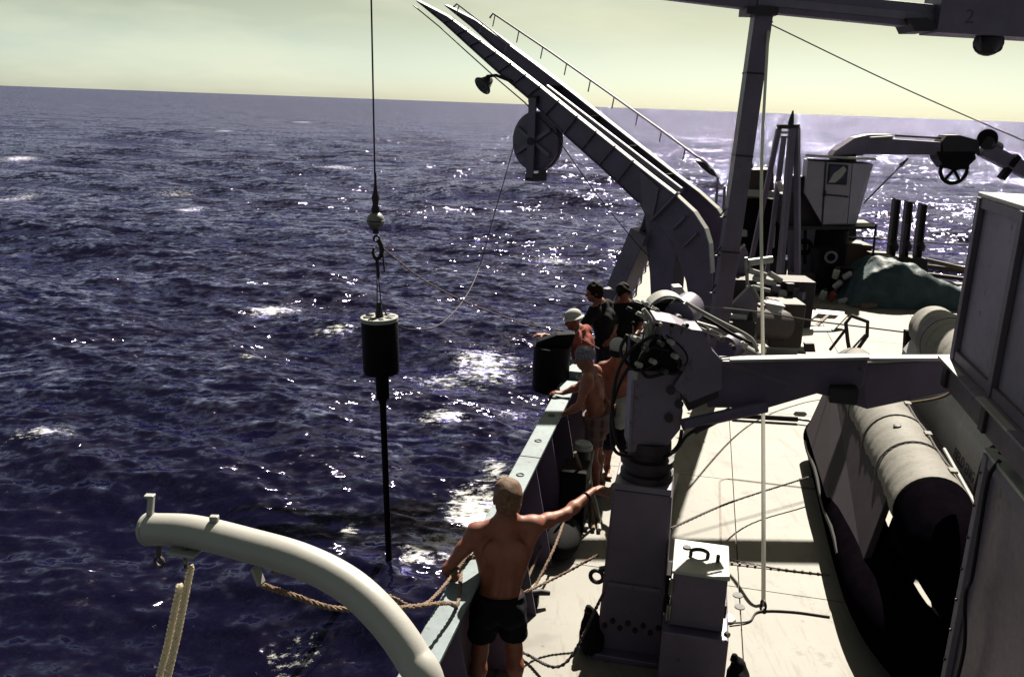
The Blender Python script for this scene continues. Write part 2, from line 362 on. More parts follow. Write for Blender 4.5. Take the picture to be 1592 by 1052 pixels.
# ------------------------------------------------------------------ sea
SEA = -2.0
def seamat():
    mt, N, L, B = newmat('sea water'); geo = N.new('ShaderNodeNewGeometry'); pos = geo.outputs['Position']
    at = N.new('ShaderNodeAttribute'); at.attribute_name = 'foam'
    B.inputs['IOR'].default_value = 1.33; B.inputs['Roughness'].default_value = 0.06
    n1 = nse(N, L, pos, 1.7, 5, 0.62); n2 = nse(N, L, pos, 6.5, 5, 0.65); nf = nse(N, L, pos, 11, 6, 0.75)
    fmp = N.new('ShaderNodeMapping'); fmp.inputs['Scale'].default_value = (0.7, 1.25, 1.0); L.new(pos, fmp.inputs[0])
    nf = nse(N, L, fmp.outputs[0], 6.5, 9, 0.78)
    fm1 = N.new('ShaderNodeMath'); fm1.operation = 'MULTIPLY_ADD'; fm1.inputs[1].default_value = 0.26; L.new(at.outputs['Fac'], fm1.inputs[0])
    fm0 = N.new('ShaderNodeMath'); fm0.operation = 'MULTIPLY'; fm0.inputs[1].default_value = 0.9; L.new(nf, fm0.inputs[0]); L.new(fm0.outputs[0], fm1.inputs[2])
    fmr = N.new('ShaderNodeMapRange'); fmr.inputs[1].default_value = 0.60; fmr.inputs[2].default_value = 0.75; L.new(fm1.outputs[0], fmr.inputs[0])
    fm = N.new('ShaderNodeMath'); fm.operation = 'MULTIPLY'; fm.inputs[1].default_value = 1.0; L.new(fmr.outputs[0], fm.inputs[0])
    L.new(mix(N, L, fm.outputs[0], (0.0035, 0.003, 0.0135), (1.0, 1.0, 0.96)), B.inputs['Base Color'])
    rr = N.new('ShaderNodeMapRange'); rr.inputs[3].default_value = 0.09; rr.inputs[4].default_value = 0.7; L.new(fm.outputs[0], rr.inputs[0]); L.new(rr.outputs[0], B.inputs['Roughness'])
    # ripples: slope perturbation from vector noise at several sizes
    acc = None
    for sc_, st_, sq in ((0.05, 0.16, 2.2), (0.16, 0.2, 2.0), (0.55, 0.22, 1.8), (1.7, 0.30, 1.5), (5.0, 0.26, 1.3)):
        mp = N.new('ShaderNodeMapping'); mp.inputs['Rotation'].default_value = (0, 0, R(-14 + 9 * sc_ % 20)); mp.inputs['Scale'].default_value = (sc_, sc_ * sq, sc_); L.new(pos, mp.inputs[0])
        n = N.new('ShaderNodeTexNoise'); n.inputs['Scale'].default_value = 1.0; n.inputs['Detail'].default_value = 2.0; L.new(mp.outputs[0], n.inputs['Vector'])
        sb = N.new('ShaderNodeVectorMath'); sb.operation = 'SUBTRACT'; sb.inputs[1].default_value = (0.5, 0.5, 0.5); L.new(n.outputs['Color'], sb.inputs[0])
        ml = N.new('ShaderNodeVectorMath'); ml.operation = 'MULTIPLY'; ml.inputs[1].default_value = (st_ * 4.6, st_ * 4.5, 0.0); L.new(sb.outputs[0], ml.inputs[0])
        if acc is None: acc = ml.outputs[0]
        else:
            ad = N.new('ShaderNodeVectorMath'); ad.operation = 'ADD'; L.new(acc, ad.inputs[0]); L.new(ml.outputs[0], ad.inputs[1]); acc = ad.outputs[0]
    ad = N.new('ShaderNodeVectorMath'); ad.operation = 'ADD'; L.new(acc, ad.inputs[0]); L.new(geo.outputs['Normal'], ad.inputs[1])
    nm = N.new('ShaderNodeVectorMath'); nm.operation = 'NORMALIZE'; L.new(ad.outputs[0], nm.inputs[0]); L.new(nm.outputs[0], B.inputs['Normal'])
    df = N.new('ShaderNodeBsdfDiffuse'); L.new(B.inputs['Base Color'].links[0].from_socket, df.inputs['Color'])
    gl = N.new('ShaderNodeBsdfGlossy'); gl.inputs['Color'].default_value = (0.66, 0.63, 1.0, 1); L.new(rr.outputs[0], gl.inputs['Roughness']); L.new(nm.outputs[0], gl.inputs['Normal'])
    dt = N.new('ShaderNodeVectorMath'); dt.operation = 'DOT_PRODUCT'; L.new(nm.outputs[0], dt.inputs[0]); L.new(geo.outputs['Incoming'], dt.inputs[1])
    def mth(op, a, b=None):
        q = N.new('ShaderNodeMath'); q.operation = op
        for i_, v_ in enumerate((a, b)):
            if v_ is None: continue
            if isinstance(v_, (int, float)): q.inputs[i_].default_value = v_
            else: L.new(v_, q.inputs[i_])
        return q.outputs[0]
    fres = mth('ADD', mth('MULTIPLY', mth('POWER', mth('SUBTRACT', 1.0, mth('MINIMUM', mth('ABSOLUTE', dt.outputs['Value']), 1.0)), 5.0), 0.93), 0.021)
    ms = N.new('ShaderNodeMixShader'); L.new(fres, ms.inputs[0]); L.new(df.outputs[0], ms.inputs[1]); L.new(gl.outputs[0], ms.inputs[2])
    out = N['Material Output']; L.new(ms.outputs[0], out.inputs['Surface']); N.remove(B)
    return mt
def build_sea():
    az = np.concatenate([np.linspace(-180, -44, 60, endpoint=False), np.linspace(-44, 44, 900, endpoint=False), np.linspace(44, 180, 60, endpoint=False)])
    az = np.radians(az); nA = len(az)
    # radii spaced evenly in viewing angle, then a long run to the horizon
    dep = np.concatenate([np.linspace(R(60), R(38), 40, endpoint=False), np.linspace(R(38), R(1.2), 640, endpoint=False), np.geomspace(R(1.2), R(0.006), 60)])
    rad = (CAM_H - SEA) / np.tan(dep); nR = len(rad)
    Rr, A = np.meshgrid(rad, az, indexing='ij')
    X = Rr * np.sin(A); Y = Rr * np.cos(A)
    dr = np.gradient(rad)[:, None] * np.ones_like(A); da = np.gradient(np.unwrap(az))[None, :] * Rr
    sp = np.maximum(dr * 0.8, da)
    Z = np.zeros_like(X); DX = np.zeros_like(X); DY = np.zeros_like(X); CRV = np.zeros_like(X)
    wl_ = np.geomspace(22, 0.28, 74)
    for lam in wl_:
        k = 2 * math.pi / lam
        th = R(202) + rng.normal(0, 0.50 if lam < 6 else 0.30)   # travelling towards the camera and a little left
        amp = 0.0088 * lam ** 0.86 * rng.uniform(0.55, 1.35)
        ph = rng.uniform(0, 2 * math.pi); kx, ky = k * math.sin(th), k * math.cos(th)
        att = np.clip((lam / sp - 2.0) / 2.5, 0, 1)
        arg = kx * X + ky * Y + ph
        # group modulation so that crests are short and uneven
        g = 0.62 + 0.38 * np.sin(arg * 0.13 + 1.7 * ph) * np.cos((kx * Y - ky * X) * 0.21 + ph)
        sn, cs = np.sin(arg), np.cos(arg)
        Z += att * amp * g * cs
        ch = 0.8 * amp * g * att
        DX -= ch * math.sin(th) * sn; DY -= ch * math.cos(th) * sn
        if lam > 0.8: CRV += att * amp * g * k * cs
    t = (CRV - 0.42) / 0.25
    foam = np.clip(t, 0, 1)
    # broken water thrown off the hull and a few lone whitecaps
    for px, py, rx, ry, am in ((750, 562, 1.05, 1.5, 1.1), (690, 578, 0.8, 0.8, 0.95), (790, 575, 0.4, 0.8, 0.8), (735, 790, 0.55, 0.9, 1.15), (700, 850, 0.6, 0.6, 1.0), (650, 868, 0.4, 0.35, 0.85), (760, 740, 0.3, 0.6, 0.8), (420, 480, 1.0, 0.7, 1.0), (515, 512, 0.7, 0.5, 0.8), (395, 553, 0.35, 0.5, 0.75), (690, 655, 0.6, 0.6, 0.75), (800, 640, 0.4, 0.6, 0.7), (440, 1005, 0.4, 0.35, 0.9), (330, 1040, 0.6, 0.25, 0.9), (250, 1030, 0.4, 0.25, 0.8), (540, 830, 0.18, 0.4, 0.8), (60, 672, 0.8, 0.4, 0.8), (295, 325, 0.9, 1.2, 0.9), (160, 170, 2.5, 5, 0.9), (430, 225, 2.0, 3.0, 0.8), (470, 190, 4, 6, 0.8), (20, 305, 1.5, 1.8, 0.9), (870, 405, 1.8, 1.6, 0.7), (270, 300, 2, 2, 0.7), (30, 250, 1.6, 3, 0.8), (350, 205, 2, 4, 0.75), (520, 260, 3, 3, 0.75), (640, 300, 2, 2, 0.7)):
        p = Pz(px, py, SEA); foam = np.maximum(foam, am * np.exp(-((X - p.x) / rx) ** 2 - ((Y - p.y) / ry) ** 2) * np.clip(0.95 + 1.2 * Z, 0.6, 1.25))
    foam = np.clip(foam, 0, 1)
    X2, Y2 = X + DX, Y + DY
    verts = np.stack([X2, Y2, Z + SEA], -1).reshape(-1, 3)
    i = np.arange(nR - 1)[:, None]; j = np.arange(nA)[None, :]; j2 = (j + 1) % nA
    q = np.stack([i * nA + j, i * nA + j2, (i + 1) * nA + j2, (i + 1) * nA + j], -1).reshape(-1, 4)
    q = q[:, ::-1]
    me = bpy.data.meshes.new('sea'); nV, nF = len(verts), len(q)
    me.vertices.add(nV); me.vertices.foreach_set('co', verts.astype(np.float32).ravel())
    me.loops.add(nF * 4); me.loops.foreach_set('vertex_index', q.astype(np.int32).ravel())
    me.polygons.add(nF); me.polygons.foreach_set('loop_start', np.arange(0, nF * 4, 4, dtype=np.int32))
    me.polygons.foreach_set('use_smooth', np.ones(nF, dtype=bool))
    me.update(calc_edges=True)
    a = me.attributes.new('foam', 'FLOAT', 'POINT'); a.data.foreach_set('value', foam.astype(np.float32).ravel())
    me.materials.append(seamat())
    o = bpy.data.objects.new('sea', me); C.objects.link(o); tag(o, 'dark indigo open sea with choppy waves and sun glitter', None, None, 'structure')
    print('sea verts', nV, 'foam frac', foam.mean(), 'crv', np.percentile(CRV[:600], [50, 90, 99]), 'z std', Z[:500].std())
build_sea()

# ------------------------------------------------------------------ ship's deck and hull
T0, T1, S0, S1 = -1.36, 8.6, -1.5, 24.4
deck = MB()
out = [S(T0, S0, -0.03), S(T1, S0, -0.03), S(T1, S1 - 1.5, -0.03)] + [S(T1 - 1.5 + 1.5 * math.cos(R(a)), S1 - 1.5 + 1.5 * math.sin(R(a)), -0.03) for a in (30, 60, 90)] + [S(T0, S1, -0.03)]
dk = deck.prism(out, (0, 0, -0.25)).build('deck', M['seam']); tag(dk, 'sunlit cream painted steel working deck of the ship', kind='structure')
# welded deck plates with recessed joints
ts_ = [T0 + 0.02, 0.62, 2.6, 4.58, 6.56, T1 - 0.02]
ss_ = [S0, 1.9, 3.75, 5.2, 7.23, 9.62, 12.2, 14.6, 17.0, 19.4, 21.8, S1 - 0.02]
for a, b in zip(ts_[:-1], ts_[1:]):
    for c, d in zip(ss_[:-1], ss_[1:]):
        g = 0.011
        if d > S1 - 1.6 and b > T1 - 0.1: continue
        MB().box(S((a + b) / 2, (c + d) / 2, -0.015), (b - a - g, d - c - g, 0.03)).build('deck_plate', M['deck'], dk)
MB().prism([S(6.57, 21.81, -0.03)] + [S(T1 - 1.5 + 1.48 * math.cos(R(a)), S1 - 1.5 + 1.48 * math.sin(R(a)), -0.03) for a in (-40, 0, 30, 60, 90)] + [S(6.57, S1 - 0.02, -0.03)], (0, 0, 0.03)).build('deck_plate', M['deck'], dk)
# flush hatch outline with rounded corners, bolted seam bar
path = [S(0.47, 6.5, 0.001), S(0.47, 9.5, 0.001)] + [S(0.62 - 0.15 * math.cos(R(a)), 9.5 + 0.15 * math.sin(R(a)), 0.001) for a in (20, 45, 70)] + [S(0.62, 9.65, 0.001), S(1.75, 9.65, 0.001)]
h = MB()
for p, q in zip(path[:-1], path[1:]): h.beam(p, q, 0.022, 0.008)
h.build('hatch_seam', M['seam'], dk)
A, B_ = Pz(1132, 876), Pz(1278, 893)
MB().beam(A, B_, 0.03, 0.012).build('seam_bar', M['seam'], dk)
for k in range(12):
    MB().cyl(A.lerp(B_, (k + 0.5) / 12) + V((0, 0, 0.004)), A.lerp(B_, (k + 0.5) / 12) + V((0, 0, 0.022)), 0.012, n=6).build('bolt', M['seam'], dk)
hull = MB()
hull.prism([S(T0, S0 - 4, -0.28), S(T0, S1, -0.28), S(T1, S1, -0.28), S(T1, S0 - 4, -0.28)], (0, 0, -4.2))
tag(hull.build('hull', M['blue']), 'pale blue painted hull side below the bulwark', kind='structure')

# bulwark along the outboard edge
bw = thing('bulwark', S(-1.33, 6, 0), 'bulwark with pale blue cap rail along the outboard deck edge', 'bulwark')
cuts = [-1.5, 1.3, 3.75, 5.55, 7.22, 9.15, 10.35]
for a, b in zip(cuts[:-1], cuts[1:]):
    MB().box(S(-1.33, (a + b) / 2, 1.0), (0.19, b - a - 0.012, 0.03)).build('cap_rail', M['blue'], bw, 0.006)
    MB().box(S(-1.385, (a + b) / 2, 0.49), (0.015, b - a - 0.004, 0.98)).build('bulwark_plate', M['grey'], bw)
for s_ in (0.6, 1.6, 2.6, 3.6, 4.55, 5.5, 6.3, 7.1, 7.9, 8.8, 9.7):
    MB().prism([S(-1.376, s_, 0.0), S(-1.05, s_, 0.0), S(-1.25, s_, 0.975), S(-1.376, s_, 0.975)], AS * 0.014).build('bracket', M['grey'], bw)
for s_ in (6.8, 7.62, 8.35):
    MB().torus(S(-1.33, s_, 1.017), AZ, 0.03, 0.007, 12).build('lashing_eye', M['dark'], bw)
MB().box(S(-1.33, 9.9, 1.06), (0.26, 0.5, 0.1)).build('rail_block', M['blue'], bw, 0.01)
# open section: low sill and posts beyond the gate
for k, s_ in enumerate((10.5, 12.0, 13.5, 15.0, 16.5, 18.0, 19.5, 21.0, 22.5, 24.0)):
    MB().cyl(S(-1.3, s_, 0), S(-1.3, s_, 1.0), 0.022, n=8).build('rail_post', M['grey2'], bw)
for z in (0.5, 1.0):
    MB().cyl(S(-1.3, 10.5, z), S(-1.3, 24.0, z), 0.016, n=8).build('rail_bar', M['grey2'], bw)

# ------------------------------------------------------------------ white boat davit, close to the camera
yv = 3.1
dpts = [Py(232, 822, 3.75), Py(300, 826, 3.66), Py(390, 848, 3.55), Py(470, 872, 3.45), Py(540, 908, 3.36), Py(595, 958, 3.28), Py(640, 1020, 3.2), Py(668, 1085, 3.13)]
e = dpts[-1]; dpts += [V((e.x + 0.08, e.y - 0.06, 1.0)), V((e.x + 0.1, e.y - 0.08, 0.0))]
dv = thing('davit', (e.x + 0.1, e.y - 0.08, 0), 'white curved tubular boat davit rising in the left foreground', 'davit')
cp = bez(dpts, 10)
rr_ = [0.076 + 0.003 * min(1, i / 48) for i in range(len(cp))]
MB().tube(cp, rr_, 36).build('tube', M['davit'], dv)
d0 = (cp[0] - cp[4]).normalized()
ec = MB().lathe(cp[0] - d0 * 0.012, d0, [(0, 0.080), (0.016, 0.080), (0.02, 0.076), (0.02, 0.0)], 32).build('end_cap', M['davit'], dv)
pk = cp[1] + V((-0.005, 0, 0.07)); MB().box(pk + V((0, 0, 0.045)), (0.028, 0.03, 0.11), Matrix.Rotation(R(8), 3, 'Y')).build('peg', M['davit'], dv, 0.004)
MB().box(pk + V((0, 0, 0.103)), (0.045, 0.035, 0.012), Matrix.Identity(3)).build('peg_top', M['white'], dv, 0.003)
q = cp[9]; MB().beam(q + V((-0.065, -0.02, -0.075)), q + V((0.075, -0.05, -0.075)), 0.13, 0.014).build('eye_plate', M['white'], dv, 0.003)
sh = MB().torus(q + V((0.0, -0.05, -0.13)), V((1, 0.3, 0)), 0.028, 0.009, 16).build('shackle', M['steel'], dv)
MB().cyl(q + V((0, -0.05, -0.05)), q + V((0, -0.05, -0.11)), 0.014, n=10).build('eye_bolt', M['steel'], dv)
q3 = cp[3]; MB().cyl(q3 + V((-0.02, 0, -0.07)), q3 + V((-0.02, -0.01, -0.14)), 0.013, n=10).build('lug', M['rusty'], dv)
MB().torus(q3 + V((-0.02, -0.01, -0.165)), V((0.4, 1, 0)), 0.026, 0.009, 14).build('ring', M['rusty'], dv)
q4 = cp[22]; MB().beam(q4 + V((-0.03, -0.02, -0.08)), q4 + V((0.0, -0.03, -0.16)), 0.05, 0.016).build('guide_lug', M['white'], dv, 0.003)
q5 = cp[14] + V((0, 0, 0.078)); MB().box(q5 + V((0, 0, 0.012)), (0.04, 0.03, 0.03), Matrix.Identity(3)).build('clip', M['white'], dv, 0.005)
# two falls of laid rope hanging from the shackle
for k, (dx, y0, z0) in enumerate(((0.012, 0, 0.0), (-0.045, 0.012, -0.1))):
    a = q + V((dx + 0.01, -0.05, -0.155 + z0)); b = Py(238 + 14 * (1 - k), 1090, a.y + 0.03)
    pth = resample([a, a.lerp(b, 0.5) + V((0.006, 0, 0)), b, b + (b - a) * 1.2], 0.009)
    rp = thing('fall_rope', a, ['right hand strand of the pale rope falls hanging from the white davit', 'left hand strand of the pale rope falls hanging from the white davit'][k], 'rope', 'rope falls of the davit')
    for st in strands(pth, 0.0165, 0.075): MB().tube(st, 0.0098, 8).build('strand', M['palerope'], rp)
# tan mooring lines passing behind the davit to the bulwark
def rope(name, pts, r, mat, label, cat='rope', group=None, n=8, sub=10, laid=False):
    pth = bez(pts, sub)
    o = MB().tube(pth, r, n).build(name, M[mat]); return tag(o, label, cat, group)
g_ = q4 + V((0.0, -0.03, -0.165))
def laid(name, pts, r, mat, label, group=None):
    pth = resample(bez(pts, 10), 0.03); mb = MB()
    for st in strands(pth, r, r * 7): mb.tube(st, r * 0.62, 6)
    return tag(mb.build(name, M[mat]), label, 'rope', group)
laid('tan_rope', [g_, Py(455, 925, 3.65), Py(520, 945, 3.75), Py(600, 946, 3.95), Py(690, 937, 4.6), Py(712, 936, 4.9), S(-1.40, 5.25, 1.03), S(-1.25, 5.35, 1.0)], 0.014, 'manila', 'tan laid rope sagging lowest behind the white davit to the rail', 'tan ropes led to the davit')
laid('tan_rope', [g_ + V((0.05, 0.02, 0.06)), Py(470, 893, 3.75), Py(520, 912, 3.9), Py(600, 925, 4.3), Py(665, 936, 4.7), S(-1.34, 5.55, 1.035), S(-1.15, 5.9, 0.8), Py(815, 905, 6.6), Py(842, 850, 7.2), Py(868, 815, 7.8)], 0.0125, 'manila', 'upper tan rope passing behind the shirtless man to the deck', 'tan ropes led to the davit')

# ------------------------------------------------------------------ gravity corer over the side
YC = 10.6
top = Py(577, -10, YC); up2 = top + (top - Py(581, 300, YC)) * 3.0
bc = Py(584, 343, YC)
tag(MB().tube([bc + V((0, 0, 0.1)), top, up2], 0.011, 6).build('hoisting_wire', M['wire']), 'thin dark hoisting wire running up out of sight above the round float', 'wire')
tm = MB().lathe(bc + V((0, 0, 0.08)), AZ, [(0, 0.045), (0.06, 0.055), (0.12, 0.035), (0.2, 0.05), (0.26, 0.03), (0.36, 0.018), (0.5, 0.012)], 12).build('wire_socket', M['dark']); tag(tm, 'dark wire socket just above the grey ball float', 'fitting')
bf = thing('ball_float', bc, 'mottled grey and white ball float on the corer wire', 'float')
MB().ball(bc, 0.108, None, 24, 14).build('ball', M['buoy'], bf)
MB().torus(bc, AZ, 0.108, 0.006, 28).build('seam', M['dark'], bf)
MB().cyl(bc + V((0, 0, -0.16)), bc + V((0, 0, -0.09)), 0.04, n=12).build('collar', M['dark'], bf)
hk = thing('release_hook', bc + V((0, 0, -0.2)), 'dark release hook and shackles under the ball float', 'hook')
hb = bc + V((0.01, 0, -0.2))
MB().torus(hb + V((0, 0, -0.02)), V((0, 1, 0)), 0.035, 0.014, 16).build('shackle', M['dark'], hk)
MB().tube(bez([hb + V((0.02, 0, -0.03)), hb + V((0.06, 0, -0.12)), hb + V((0.055, 0, -0.22)), hb + V((0.0, 0, -0.27)), hb + V((-0.045, 0, -0.2)), hb + V((-0.03, 0, -0.13))], 6), [0.03] * 12 + [0.026] * 10 + [0.02] * 4 + [0.014] * 5, 10).build('hook', M['dark'], hk)
MB().beam(hb + V((0.07, -0.01, -0.12)), hb + V((0.1, -0.01, -0.42)), 0.035, 0.02).build('release_arm', M['dark'], hk)
MB().cyl(hb + V((0.0, 0, -0.24)), hb + V((0.02, 0, -0.5)), 0.022, n=8).build('link', M['dark'], hk)
ct = Py(590, 496, YC)
co = thing('gravity_corer', ct, 'black cylindrical gravity corer weight hanging over the sea with long barrel', 'corer')
tilt = (Py(606, 900, YC) - ct).normalized()
MB().lathe(ct, tilt, [(0, 0.225), (0.02, 0.232), (0.66, 0.232), (0.70, 0.222), (0.715, 0.15)], 36).build('weight', M['black'], co)
MB().lathe(ct - tilt * 0.03, tilt, [(0.0, 0.232), (0.0, 0.236), (0.05, 0.236), (0.05, 0.232)], 36).build('top_rim', M['white'], co)
MB().lathe(ct - tilt * 0.012, tilt, [(0, 0.22), (0.01, 0.225)], 30).build('top_plate', M['white'], co)
for k in range(8):
    a = k * 0.785 + 0.3; p = ct - tilt * 0.02 + V((math.cos(a) * 0.15, math.sin(a) * 0.15, 0))
    MB().box(p, (0.10, 0.06, 0.04), Matrix.Rotation(a, 3, 'Z')).build('lead_pig', M['black'] if k % 2 else M['dark'], co, 0.008)
MB().lathe(ct - tilt * 0.22, tilt, [(0, 0.02), (0.02, 0.035), (0.1, 0.04), (0.2, 0.055), (0.24, 0.055)], 12).build('spindle', M['dark'], co)
MB().lathe(ct + tilt * 0.71, tilt, [(0, 0.082), (0.33, 0.082), (0.38, 0.05), (0.40, 0.05)], 20).build('collar', M['black'], co)
MB().lathe(ct + tilt * 1.08, tilt, [(0, 0.043), (2.7, 0.043)], 16).build('barrel', M['black'], co)
x_ = V((0.085, -0.02, 0)); MB().tube([ct + tilt * 0.72 + x_, ct + tilt * 1.05 + x_], 0.008, 6).build('guide_rod', M['dark'], co)
for k, d_ in enumerate((-0.022, 0.03)):
    tag(MB().tube([hb + V((0.01 + d_ * 0.3, 0, -0.48)), ct - tilt * 0.19 + V((d_, 0.0, 0))], 0.008, 6).build('sling_wire', M['wire']), ['left wire of the pair between release hook and corer', 'right wire of the pair between release hook and corer'][k], 'wire', 'sling wires above the corer')
rope('tag_line', [hb + V((0.06, 0, -0.12)), Py(660, 436, 10.6), Py(740, 476, 10.6), Py(815, 502, 10.5), Py(882, 517, 10.3), S(-1.1, 10.4, 1.2)], 0.0085, 'manila', 'tan tag line sagging from the release hook to the white hatted man')

# ------------------------------------------------------------------ grey trawl crane, swung outboard
def cpx(x, y): return 640 + 0.45627 * x, 0.45627 * y      # crop -> photo pixels
hd = V((-0.765, 0.644, 0)); qd = V((0.644, 0.765, 0))     # boom heading, across the boom (away)
Bp = V((2.95, 14.35, 0))
def W(x, y, off=0.0):
    px, py = cpx(x, y); return Pv(px, py, Bp, qd) + qd * off
cr = thing('deck_crane', Bp, 'tall grey deck crane with tapering plate boom swung out over the sea', 'crane')
TH = 0.8
lower = [(22, 6), (110, 78), (200, 160), (300, 250), (400, 335), (530, 465), (650, 572), (775, 690)]
upper = [(60, 2), (130, 60), (250, 150), (385, 250), (510, 355), (640, 455), (780, 570), (900, 662), (965, 722), (1003, 780), (1018, 830)]
foot = [(1024, 930), (1024, 1060), (950, 1060), (935, 960), (905, 860), (850, 775), (800, 742)]
webp = lower + [(785, 725)] + foot[::-1] + upper[::-1]
def ground(p): return V((p.x, p.y, 0))
for off, nm in ((0.0, 'near'), (TH, 'far')):
    # boom strips and the curved knee as one web of convex pieces
    mb = MB(); n = len(lower)
    up_l = [(22, 4), (130, 60), (225, 131), (330, 210), (430, 288), (560, 393), (690, 497), (815, 597)]
    for i in range(n - 1):
        mb.prism([W(*lower[i], off), W(*lower[i + 1], off), W(*up_l[i + 1], off), W(*up_l[i], off)], qd * 0.03)
    knee = [((775, 690), (815, 597)), ((800, 742), (900, 662)), ((850, 775), (965, 722)), ((890, 830), (1003, 780)), ((912, 890), (1018, 830)), ((935, 960), (1024, 930)), ((950, 1060), (1024, 1060))]
    for a, b in zip(knee[:-1], knee[1:]):
        mb.prism([W(*a[0], off), W(*b[0], off), W(*b[1], off), W(*a[1], off)], qd * 0.03)
    pa, pb = W(950, 1060, off), W(1024, 1060, off)
    mb.prism([pa, ground(pa), ground(pb), pb], qd * 0.03)
    mb.build('web_plate', M['grey'], cr)
    # top flange strips, painted white to stand for their sunlit edges
    fl = up_l + [(900, 662), (965, 722), (1003, 780), (1018, 830), (1024, 930)]
    f = MB()
    for a, b in zip(fl[:-1], fl[1:]): f.beam(W(*a, off) + qd * 0.015, W(*b, off) + qd * 0.015, 0.13, 0.02)
    f.build('lit_top_flange', M['white'], cr)
    f = MB()
    for a, b in zip(lower[:-1], lower[1:]): f.beam(W(*a, off) + qd * 0.015, W(*b, off) + qd * 0.015, 0.1, 0.018)
    f.build('bottom_flange', M['grey'], cr)
# stiffeners on the near web
for i in range(1, 14):
    t = i / 14.2
    def along(L):
        s_ = t * (len(L) - 1); k = int(s_); u = s_ - k; a, b = L[k], L[min(k + 1, len(L) - 1)]
        return (a[0] + (b[0] - a[0]) * u, a[1] + (b[1] - a[1]) * u)
    lo = along(lower); hi = along(up_l)
    MB().beam(W(*lo, -0.025), W(hi[0] + 18, hi[1] + 8, -0.025), 0.012, 0.05, qd).build('stiffener', M['grey2'], cr)
# bottom plate closing the trough, darkened to stand for shade inside; inner pipe
f = MB()
for a, b in zip(lower[4:-1], lower[5:]): f.prism([W(*a, 0.03), W(*b, 0.03), W(*b, TH), W(*a, TH)], (0, 0, 0.012))
f.build('bottom_plate', M['dark'], cr)
for i, (lo, hi) in enumerate(zip(lower[4:], up_l[4:])):
    MB().prism([W(*lo, 0.03), W(*hi, 0.03), W(*hi, TH), W(*lo, TH)], hd * 0.02).build('diaphragm', M['dark'], cr)
MB().tube([W(430, 300, 0.25), W(690, 500, 0.25), W(890, 655, 0.25)], 0.075, 14).build('winch_pipe', M['grey2'], cr)
# gusset, ribs on the knee, middle leg and leaning ram
MB().prism([W(780, 580, -0.03), W(845, 640, -0.03), W(825, 742, -0.03), W(790, 715, -0.03)], qd * 0.028).build('gusset', M['grey2'], cr)
MB().beam(W(822, 750, -0.05), W(915, 655, -0.05), 0.03, 0.08, qd).build('rib', M['grey2'], cr)
MB().beam(W(895, 780, -0.05), W(938, 735, -0.05), 0.03, 0.05, qd).build('rib', M['grey2'], cr)
MB().beam(W(930, 840, -0.05), W(978, 792, -0.05), 0.03, 0.05, qd).build('rib', M['grey2'], cr)
mid = [(790, 735), (830, 762), (872, 815), (898, 862), (886, 920), (876, 1060), (812, 1060), (806, 930), (796, 850)]
mb = MB(); mpts = [W(*p, 0.05) for p in mid]; mb.prism(mpts, qd * 0.4)
pa, pb = W(876, 1060, 0.05), W(812, 1060, 0.05); mb.prism([pa, ground(pa), ground(pb), pb], qd * 0.4); mb.build('middle_leg', M['grey'], cr)
ra, rb = W(783, 790, 0.1), W(700, 985, 0.1); MB().beam(ra, rb, 0.34, 0.42, qd).build('ram_housing', M['grey2'], cr, 0.01)
MB().cyl(W(790, 735, 0.2), ra, 0.09, n=14).build('ram_rod', M['dark'], cr)
MB().beam(W(690, 985, 0.1), ground(W(690, 1000, 0.1)), 0.4, 0.4).build('ram_foot', M['grey'], cr)
MB().box(ground(W(870, 1000, 0.25)) + V((0, 0, 0.2)), (2.0, 1.3, 0.4), Matrix((hd, qd, AZ)).transposed()).build('base_plinth', M['grey'], cr, 0.01)
MB().prism([W(885, 552, TH), W(915, 556, TH), W(945, 582, TH), W(962, 612, TH), W(935, 600, TH), W(905, 575, TH)], qd * 0.05).build('cable_guide', M['dark'], cr)
# inspection railing on the far web
rail = [(183, 32), (385, 170), (570, 302), (750, 432), (880, 530), (925, 560)]
rw = [W(x, y, TH) for x, y in rail]
r_ = cr
MB().tube([W(172, 48, TH)] + rw + [W(938, 585, TH)], 0.02, 8).build('hand_rail', M['grey2'], cr)
for k in range(9):
    t = k / 8; x = 190 + (850 - 190) * t
    y = np.interp(x, [p[0] for p in rail], [p[1] for p in rail])
    MB().cyl(W(x, y, TH), W(x - 8, y + 42, TH), 0.013, n=6).build('rail_post', M['grey2'], cr)
rail2 = [(118, 8), (205, 75), (300, 150)]
MB().tube([W(106, 20, 0.3)] + [W(*p, 0.3) for p in rail2], 0.018, 8).build('hand_rail', M['grey2'], cr)
for p in ((125, 15), (205, 78), (290, 145)):
    MB().cyl(W(*p, 0.3), W(p[0] - 10, p[1] + 30, 0.3), 0.012, n=6).build('rail_post', M['grey2'], cr)
hz_ = MB(); lf = [(x - 10, y + 14) for x, y in lower[:6]]
MB().tube([W(*p, -0.05) for p in lf], 0.012, 6).build('hydraulic_line', M['dark'], cr)
